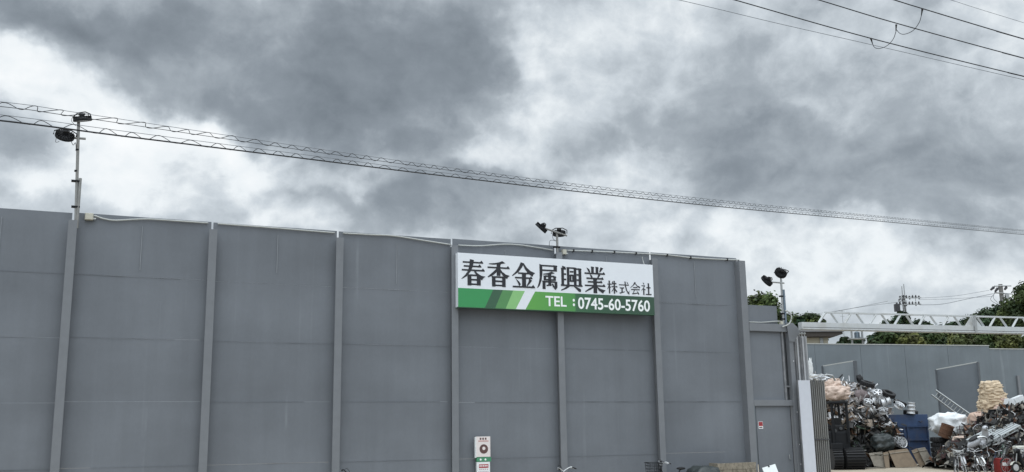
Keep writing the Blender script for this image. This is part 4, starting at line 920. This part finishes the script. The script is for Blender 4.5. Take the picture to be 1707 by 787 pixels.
for i in range(6): tyre((cxy.x+.03*math.sin(i*2.1), cxy.y+.03*math.cos(i*1.7), .13+i*.245), (.04*math.sin(i*3), .04*math.cos(i*2), 1), .52-.006*i, .24, ['bottom', 'second lowest', 'third lowest', 'third highest', 'second highest', 'topmost'][i]+' big black tyre in the stack right of the skip', 'stacked tyres right of the blue skip')
for px, py, dpt, ax, r, lab in ((1446, 640, 53.0, (.1, -.35, .93), .38, 'black tyre lying highest on the left heap beside the partition'), (1481, 657, 52.6, (.05, -.5, .85), .36, 'black tyre on the heap above the blue skip'), (1434, 634, 53.6, (.8, -.5, .3), .30, 'tyre standing on edge against the partition end'), (1500, 672, 52.8, (.3, -.3, .9), .34, 'black tyre under the alloy wheels on the skip'), (1518, 688, 52.4, (.0, -.15, 1), .36, 'black tyre under the stacked three rims')):
    tyre(AT(px, py, dpt), ax, r, .24, lab)
def rim(px, py, dpt, ax, r, n, label, w=.20, mt=ALLOY):
    t = thing('wheel_rim', label, 'wheel rim', AT(px, py, dpt), group='loose wheel rims on the scrap'); M = facing(ax)
    m = MB(); m.lathe([(r, -w/2), (r*1.04, -w/2), (r*.92, -w*.35), (r*.84, 0), (r*.90, w*.38), (r*1.04, w/2), (r, w/2), (r*.88, w*.42), (r*.80, 0), (r*.88, -w*.4), (r, -w/2)], 22, M); m.build('barrel', mt, t, smooth=True)
    m = MB()
    for k_ in range(n): m.M = M @ Matrix.Rotation(2*math.pi*k_/n, 4, 'Z'); m.prism([(.04, -.03), (r*.9, -.018), (r*.9, .018), (.04, .03)], .03, 2, w*.30)
    m.M = M; m.lathe([(0, w*.42), (.06, w*.40), (.07, w*.25), (0, w*.25)], 12); m.build('spokes', CHROME, t)
for a in [
    (1496, 736, 51.0, (.15, -.95, .25), .25, 5, 'spoked wheel rim left of the one leaning on the skip'), (1503, 738, 50.9, (-.1, -.97, .2), .27, 10, 'many-spoked wheel rim leaning against the lower skip side'),
    (1454, 655, 52.5, (.1, -.6, .8), .24, 6, 'wheel rim lying at the top of the rims'), (1463, 656, 52.3, (-.5, -.5, .7), .23, 5, 'wheel rim just right of the topmost one'), (1461, 668, 52.2, (.4, -.8, .3), .24, 5, 'wheel rim in the middle of the loose rims'),
    (1473, 672, 52.0, (.75, -.6, .2), .25, 6, 'wheel rim turned sideways above the skip corner'), (1480, 669, 52.3, (.85, -.5, .2), .24, 6, 'wheel rim behind the sideways one'), (1447, 671, 52.0, (-.2, -.6, .75), .23, 5, 'wheel rim half buried left of the others'),
    (1472, 685, 51.7, (-.3, -.4, .85), .23, 5, 'wheel rim lying near the skip\'s left corner'), (1499, 676, 51.9, (.1, -.65, .75), .26, 7, 'flat alloy rim lying on the skip rim beside the stack'), (1456, 683, 51.9, (.5, -.7, .4), .22, 5, 'small wheel rim low among the foil'),
    (1519, 674, 52.0, (.02, -.1, 1), .20, 5, 'top rim of the stack of three on the skip'), (1519, 680, 52.0, (-.03, -.12, 1), .22, 5, 'middle rim of the stack of three on the skip'), (1518.5, 686.5, 52.0, (.05, -.1, 1), .225, 5, 'bottom rim of the stack of three on the skip')]: rim(*a)
# foil strips, foam on the gate edge
P = AT(1351.5, 613, 49.5); t = thing('foam_strip', 'torn white foam strip hanging by the gate edge', 'foam', P, CF); m = MB(); m.blob((0, 0, 0), (.10, .06, .42), 3, .5, 3, 4); m.blob((.08, 0, -.4), (.25, .08, .07), 3, .5, 3, 6); m.build('foam', APPL, t)
P = AT(1364, 631, 50.5); t = thing('crumpled_foil', 'crumpled silver foil beside the beige bags on the heap', 'foil', P, CF); m = MB(); m.blob((0, 0, 0), (.42, .25, .17), 3, .8, 3.5, 2); m.build('foil', CHROME, t)
P = AT(1378, 628, 50.9); t = thing('crumpled_pipe', 'bent grey pipe sticking up from the heap\'s left end', 'pipe', P, CF); m = MB(); m.tube([(-.4, 0, -.1), (0, 0, .1), (.3, 0, .05), (.45, .1, -.2)], .05, 6); m.build('pipe', GALV, t)
# crates
def wcrate(px, py, dpt, w, h, label, mt=CRATE, dp=.5, rot=(0, 0, 0)):
    t = thing('wire_crate', label, 'crate', AT(px, py, dpt), rot=(rot[0], rot[1], CF+rot[2])); m = MB()
    for y in (-dp/2, dp/2):
        for z in (0, h*.25, h*.5, h*.75, h): m.b2((-w/2, y-.012, z-.018), (w/2, y+.012, z+.018))
        for i in range(7): x = -w/2+w*i/6; m.b2((x-.012, y-.013, 0), (x+.012, y+.013, h))
    m.build('side_grid', mt, t); m = MB()
    for x in (-w/2, w/2):
        for z in (0, h*.33, h*.66, h): m.b2((x-.012, -dp/2, z-.015), (x+.012, dp/2, z+.015))
    m.build('end_grid', mt, t); m = MB(); m.b2((-w/2, -dp/2, -.02), (w/2, dp/2, 0)); m.build('floor_sheet', BLKM, t)
wcrate(1616, 728, 48.6, .92, .48, 'grey mesh crate below the pinkish bag', mat('dull_crate', (.16, .165, .155), .7, var=.2))
# pallet
A, B, Cc = AT(1638, 748, 45.4), AT(1703, 714, 45.8), AT(1712, 728, 44.6)
pl = thing('plastic_pallet', 'grey plastic pallet tipped diagonally over the bicycle pile', 'pallet', A)
u = (B-A); W_ = u.length; u.normalize(); v = (AT(1650, 723, 46.4)-A); v = (v-u*v.dot(u)).normalized(); nn = u.cross(v)
if nn.z < 0: nn = -nn
MM = Matrix(((u.x, v.x, nn.x, 0), (u.y, v.y, nn.y, 0), (u.z, v.z, nn.z, 0), (0, 0, 0, 1)))
m = MB(MM)
for i in range(7): m.b2((.0, i*.16, .12), (W_, i*.16+.115, .15))
m.build('deck', PALLET, pl)
for i in range(3):
    for j in range(4): m = MB(MM); m.b2((j*(W_-.16)/3, i*.45, .02), (j*(W_-.16)/3+.16, i*.45+.16, .118)); m.build('block', PALLET, pl)
m = MB(MM)
for i in range(3): m.b2((0, i*.45, -.015), (W_, i*.45+.16, .018))
m.build('runner', PALLET, pl)
# white boxes on top right
for px, py, w, h, lab, tl in ((1684, 672, .46, .34, 'pale grey box at the left of the white boxes on the heap', .3), (1697, 667, .5, .36, 'white box tilted highest on the heap at the right edge', -.35), (1705, 676, .62, .40, 'white box lowest of the three at the right edge', .06)):
    t = thing('appliance_box', lab, 'box', AT(px, py, 49.0), rot=(0, tl, CF), group='white boxes on the right heap'); m = MB(); m.box((0, 0, 0), (w, .4, h), bev=.02); m.build('case', APPL, t); m = MB(); m.b2((-w*.4, -.215, -h*.36), (w*.4, -.2005, -h*.2)); m.build('panel', PVC, t)
# red cabinet and cream box
P = YP(1666, 43.2); t = thing('red_cabinet', 'red steel cabinet with a white label at the bottom of the bicycle pile', 'cabinet', P, CF+.15); m = MB(); m.b2((-.32, -.2, 0), (.32, .25, .62), bev=.015); m.build('case', RED, t)
m = MB(); m.b2((-.20, -.208, .30), (-.02, -.2005, .44)); m.build('label_plate', PAPERW, t); m = MB(); m.b2((-.3, -.212, .52), (.3, -.2005, .54)); m.build('door_seam', BLK, t)
P = AT(1702, 752, 43.5); t = thing('cream_box', 'cream plastic carrier box on a black base at the right edge', 'box', P, CF-.1); m = MB(); m.box((0, 0, .05), (.56, .45, .36), bev=.06); m.build('lid', CREAMP, t); m = MB(); m.box((0, 0, -.18), (.52, .42, .10), bev=.02); m.build('base', BLK, t); m = MB(); m.box((.0, -.24, -.07), (.10, .03, .08)); m.build('latch', BLK, t)

# ------------------------------------------------------------------ bicycles
FC = {k_: mat('bicycle_'+k_, c, .35, .3, var=.1) for k_, c in dict(silver=(.42, .43, .45), black=(.02, .02, .022), white=(.66, .68, .68), maroon=(.09, .025, .03), blue=(.06, .09, .16), green=(.05, .10, .07), grey=(.20, .20, .21)).items()}
def bicycle(loc, rot, label, col, basket=True, group=None, bars=None, wr_=.335):
    t = thing('bicycle', label, 'bicycle', loc, rot=rot, group=group); f = FC[col]; fx, rx = .53, -.53
    m = MB(); hd = (.40, 0, .78); st_ = (-.18, 0, .74); bbk = (-.10, 0, .30)
    m.tube([hd, (.20, 0, .40), bbk], .02, 6); m.tube([(.41, 0, .70), (.16, 0, .36)], .014, 6); m.tube([bbk, st_], .017, 6)
    for y in (-.05, .05): m.tube([bbk, (rx, y, wr_)], .010, 5); m.tube([(-.17, 0, .66), (rx, y, wr_)], .009, 5); m.tube([(.43, y*.8, .66), (fx, y, wr_)], .012, 5)
    m.tube([(.38, 0, .88), (.43, 0, .66)], .019, 6); m.build('frame', f, t)
    for x in (fx, rx):
        m = MB(); M = T(x, 0, wr_) @ Matrix.Rotation(math.pi/2, 4, 'X'); m.torus(wr_-.03, .012, 24, 5, M)
        for k_ in range(14): a = 2*math.pi*k_/14; m.tube([(x, .02*(-1)**k_, wr_), (x+(wr_-.03)*math.cos(a), 0, wr_+(wr_-.03)*math.sin(a))], .0035, 3)
        m.tube([(x, -.05, wr_), (x, .05, wr_)], .022, 6); w = m.build('wheel', ALLOY, t); m = MB(); m.torus(wr_-.012, .019, 24, 6, M); m.build('tyre', RUBBER, w, smooth=True)
        m = MB(); ar = [((wr_+.03)*math.cos(a), (wr_+.03)*math.sin(a)) for a in [R(40+i*14) for i in range(10)]]
        for (p, q) in zip(ar, ar[1:]): m.face([(x+p[0], -.03, wr_+p[1]), (x+q[0], -.03, wr_+q[1]), (x+q[0], .03, wr_+q[1]), (x+p[0], .03, wr_+p[1])])
        m.build('mudguard', FC['white'] if col == 'white' else (FC['silver'] if col == 'silver' else BLKM), t)
    m = MB(); m.tube(spline([(.28, -.29, .97), (.36, -.22, 1.0), (.40, -.08, .94), (.40, 0, .90), (.40, .08, .94), (.36, .22, 1.0), (.28, .29, .97)], 5), .012, 6); hb = m.build('handlebar', bars or CHROME, t)
    for s_ in (-1, 1):
        m = MB(); m.tube([(.33, .25*s_, .99), (.22, .30*s_, .955)], .018, 6); m.build('grip', BLK, hb)
        m = MB(); m.tube([(.38, .2*s_, .985), (.31, .29*s_, .955)], .006, 4); m.build('brake_lever', CHROME, hb)
    m = MB(); m.tube(spline([(.36, .2, .99), (.50, .1, 1.06), (.47, 0, .98), (.45, 0, .75)], 4), .005, 4); m.build('brake_cable', BLK, t)
    m = MB(); m.blob((-.23, 0, .79), (.14, .085, .04), 2, .05, 2, 1); m.tube([(-.18, 0, .70), (-.215, 0, .78)], .013, 6); m.build('saddle', BLK, t, smooth=True)
    m = MB(); m.lathe([(0, -.006), (.09, -.006), (.09, .006), (0, .006)], 14, T(-.10, -.06, .30) @ facing((0, 1, 0))); m.tube([(-.10, -.09, .30), (.02, -.09, .18)], .010, 5); m.tube([(-.10, .09, .30), (-.22, .09, .42)], .010, 5); m.tube([(-.10, -.06, .37), (rx, -.05, wr_+.03)], .006, 4); m.build('crank', BLKM, t)
    if basket:
        m = MB(); x0, x1, z0, z1 = .46, .78, .70, .96
        for z in (z0, z0+.09, z0+.18, z1): e = .03*(z-z0)/.26; m.tube([(x0-e, -.17-e, z), (x1+e, -.17-e, z), (x1+e, .17+e, z), (x0-e, .17+e, z), (x0-e, -.17-e, z)], .005 if z < z1 else .009, 4)
        for i in range(7):
            x = x0+(x1-x0)*i/6
            for y in (-.17, .17): m.tube([(x, y, z0), (x, y*1.17, z1)], .004, 3)
        for i in range(6):
            y = -.17+.34*i/5
            for x, e in ((x0, -.03), (x1, .03)): m.tube([(x, y, z0), (x+e, y*1.17, z1)], .004, 3)
            m.tube([(x0, y, z0), (x1, y, z0)], .004, 3)
        m.build('basket', BLKM if basket == 'dark' else GALV, t)
    return t
# by the main wall
P = ON(1103, 769, -.75); bicycle((P.x+.36, -.75, P.z-1.0), (R(-4), 0, math.pi-.12), 'black bicycle with a dark basket against the sixth post of the wall', 'black', 'dark')
P = ON(944, 779, -1.0); bicycle((P.x+.02, -1.38, P.z-1.0), (0, 0, math.pi/2+.25), 'white bicycle with white handlebars below the company sign', 'white', False, bars=FC['white'])
P = ON(546, 779, -.7); bicycle((P.x+.36, -1.05, P.z-1.09), (R(17), 0, math.pi/2+.1), 'dark bicycle whose black grip shows at the third post', 'grey', False, bars=BLK)
BG = 'discarded bicycles in the yard'
for px, d_, h, rz, rx_, col, bk, lab in [
    (1586, 43.2, 0, 60, 6, 'grey', True, 'grey bicycle with a wire basket at the left end of the front row'), (1602, 43.6, 0, 72, -8, 'silver', False, 'silver bicycle second from the left in the front row'), (1616, 43.8, 0, 66, 10, 'black', False, 'black bicycle in the middle of the front row'),
    (1630, 43.5, 0, 80, -12, 'white', False, 'white bicycle in the front row left of the red cabinet'), (1645, 43.9, 0, 62, 14, 'blue', False, 'blue grey bicycle in the front row touching the red cabinet'), (1685, 43.0, 0, 20, 8, 'grey', True, 'grey bicycle right of the red cabinet')]:
    p = YP(px, d_); bicycle((p.x, p.y, h), (R(rx_), 0, CF+R(rz)), lab, col, bk, BG)
for px, py, d_, rot, col, bk, lab in [
    (1650, 724, 46.8, (8, 10, 0), 'silver', False, 'silver bicycle on the heap below the black pot, wheels facing the road'), (1678, 714, 47.0, (-15, -28, 20), 'maroon', True, 'maroon bicycle with a basket, tilted under the pinkish sack'), (1694, 712, 46.8, (20, -32, -10), 'maroon', False, 'maroon bicycle lying parallel under the white boxes'),
    (1704, 722, 46.4, (-30, -25, 15), 'black', True, 'black bicycle at the right edge behind the pallet'), (1634, 738, 45.8, (55, 20, 30), 'white', False, 'white bicycle lying left of the pallet corner'), (1664, 756, 44.6, (25, 0, 75), 'green', True, 'dark green bicycle jammed under the pallet'), (1612, 752, 45.0, (70, 5, 10), 'black', False, 'black bicycle lying flat behind the front row'), (1690, 740, 45.4, (40, -10, 5), 'black', True, 'black bicycle under the raised end of the pallet')]:
    P = AT(px, py, d_); bicycle((P.x, P.y, max(.02, P.z-.3)), (R(rot[0]), R(rot[1]), CF+R(rot[2])), lab, col, bk, BG)
# mopeds
def moped(loc, rot, label, mt, mg=None):
    t = thing('moped', label, 'moped', loc, rot=rot)
    m = MB(); m.blob((-.35, 0, .55), (.42, .17, .20), 3, .05, 1.5, 1); m.prism([(-.1, .25), (.3, .25), (.46, .85), (.40, .90), (.22, .33), (-.1, .33)], .30, 1, -.15); m.build('body', mt, t, smooth=False)
    m = MB(); m.blob((-.32, 0, .76), (.34, .14, .07), 2, .04, 2, 2); m.build('saddle', BLK, t, smooth=True)
    m = MB(); m.blob((.42, 0, .92), (.14, .13, .11), 2, .04, 2, 3); m.build('headlight_shell', mt, t, smooth=True)
    m = MB(); m.lathe([(0, 0), (.08, 0), (.07, .03), (0, .04)], 12, T(.53, 0, .93) @ facing((1, 0, .1))); m.build('headlight', LENS, t)
    m = MB(); m.tube([(.36, -.32, 1.0), (.42, 0, .98), (.36, .32, 1.0)], .016, 6); m.build('handlebar', BLK, t)
    for x in (.58, -.58):
        m = MB(); M = T(x, 0, .23) @ Matrix.Rotation(math.pi/2, 4, 'X'); m.torus(.185, .045, 18, 8, M); w = m.build('wheel', RUBBER, t, smooth=True); m = MB(); m.lathe([(0, -.04), (.14, -.03), (.15, 0), (.14, .03), (0, .04)], 14, M); m.build('rim', ALLOY, w)
        m = MB(); ar = [(.26*math.cos(a), .26*math.sin(a)) for a in [R(25+i*16) for i in range(9)]]
        for (p, q) in zip(ar, ar[1:]): m.face([(x+p[0], -.07, .23+p[1]), (x+q[0], -.07, .23+q[1]), (x+q[0], .07, .23+q[1]), (x+p[0], .07, .23+p[1])])
        m.build('mudguard', mg or mt, t)
    m = MB(); m.tube([(.44, 0, .85), (.58, 0, .23)], .03, 6); m.build('fork', GALV, t)
P = AT(1636, 738, 45.6); moped((P.x, P.y, P.z-.3), (R(20), R(-25), CF+R(15)), 'silver moped shell tipped on the heap left of the pallet', FC['silver'])
p = YP(1704, 42.9); moped((p.x, p.y, 0), (0, 0, CF+R(195)), 'black moped with cream mudguards at the right edge below the cream box', BLKM, CREAMP)

# ------------------------------------------------------------------ low things at the foot of the main wall
P = ON(1172, 779, -.75); t = thing('covered_pile', 'low pile under a dark tarpaulin left of the weathered wooden box', 'tarpaulin', (P.x, -.75, 0)); m = MB(); m.blob((0, 0, P.z*.45), (.52, .5, P.z*.58), 4, .16, 2.4, 3, flat=-P.z*.45, box=3); m.build('tarp', TARP, t, smooth=True)
m = MB(); m.tube(spline([(-.5, -.42, .3), (-.2, -.56, .5), (.2, -.55, .52), (.5, -.4, .3)], 5), .01, 5); m.build('rope', BAGB, t)
A, B = ON(1196, 772, -.85), ON(1256, 780, -.45); t = thing('wooden_box', 'weathered wooden plank box against the last wall post', 'box', (A.x, -.85, 0), .18); l = B.x-A.x+.05; zt = A.z
for i in range(5):
    m = MB(); m.b2((0, 0, i*zt/5+.004), (l, .04, (i+1)*zt/5-.004-.01*(i == 4)), bev=.004); m.build('plank', WOODG, t)
for i in range(5):
    m = MB(); m.b2((-.002, .042, i*zt/5+.004), (.04, .34, (i+1)*zt/5-.004), bev=.004); m.build('end_plank', WOODG, t)
m = MB(); m.b2((.042, .042, 0), (l, .34, zt-.06)); m.build('soil_fill', mat('dry_soil', (.16, .12, .085), .95, var=.4, scale=14, bump=.6), t)
P = ON(1298, 775.5, -.7); t = thing('white_sheet', 'bright white sheet leaning askew in front of the steel door', 'sheet', (P.x-.05, -.75, 0), rot=(R(-14), R(-12), 0)); m = MB(); m.b2((-.24, 0, 0), (.26, .02, P.z*1.03)); m.build('panel', SHEETW, t); m = MB(); m.b2((-.02, -.008, P.z*1.03-.04), (.03, .026, P.z*1.03+.008)); m.build('clip', BLK, t)
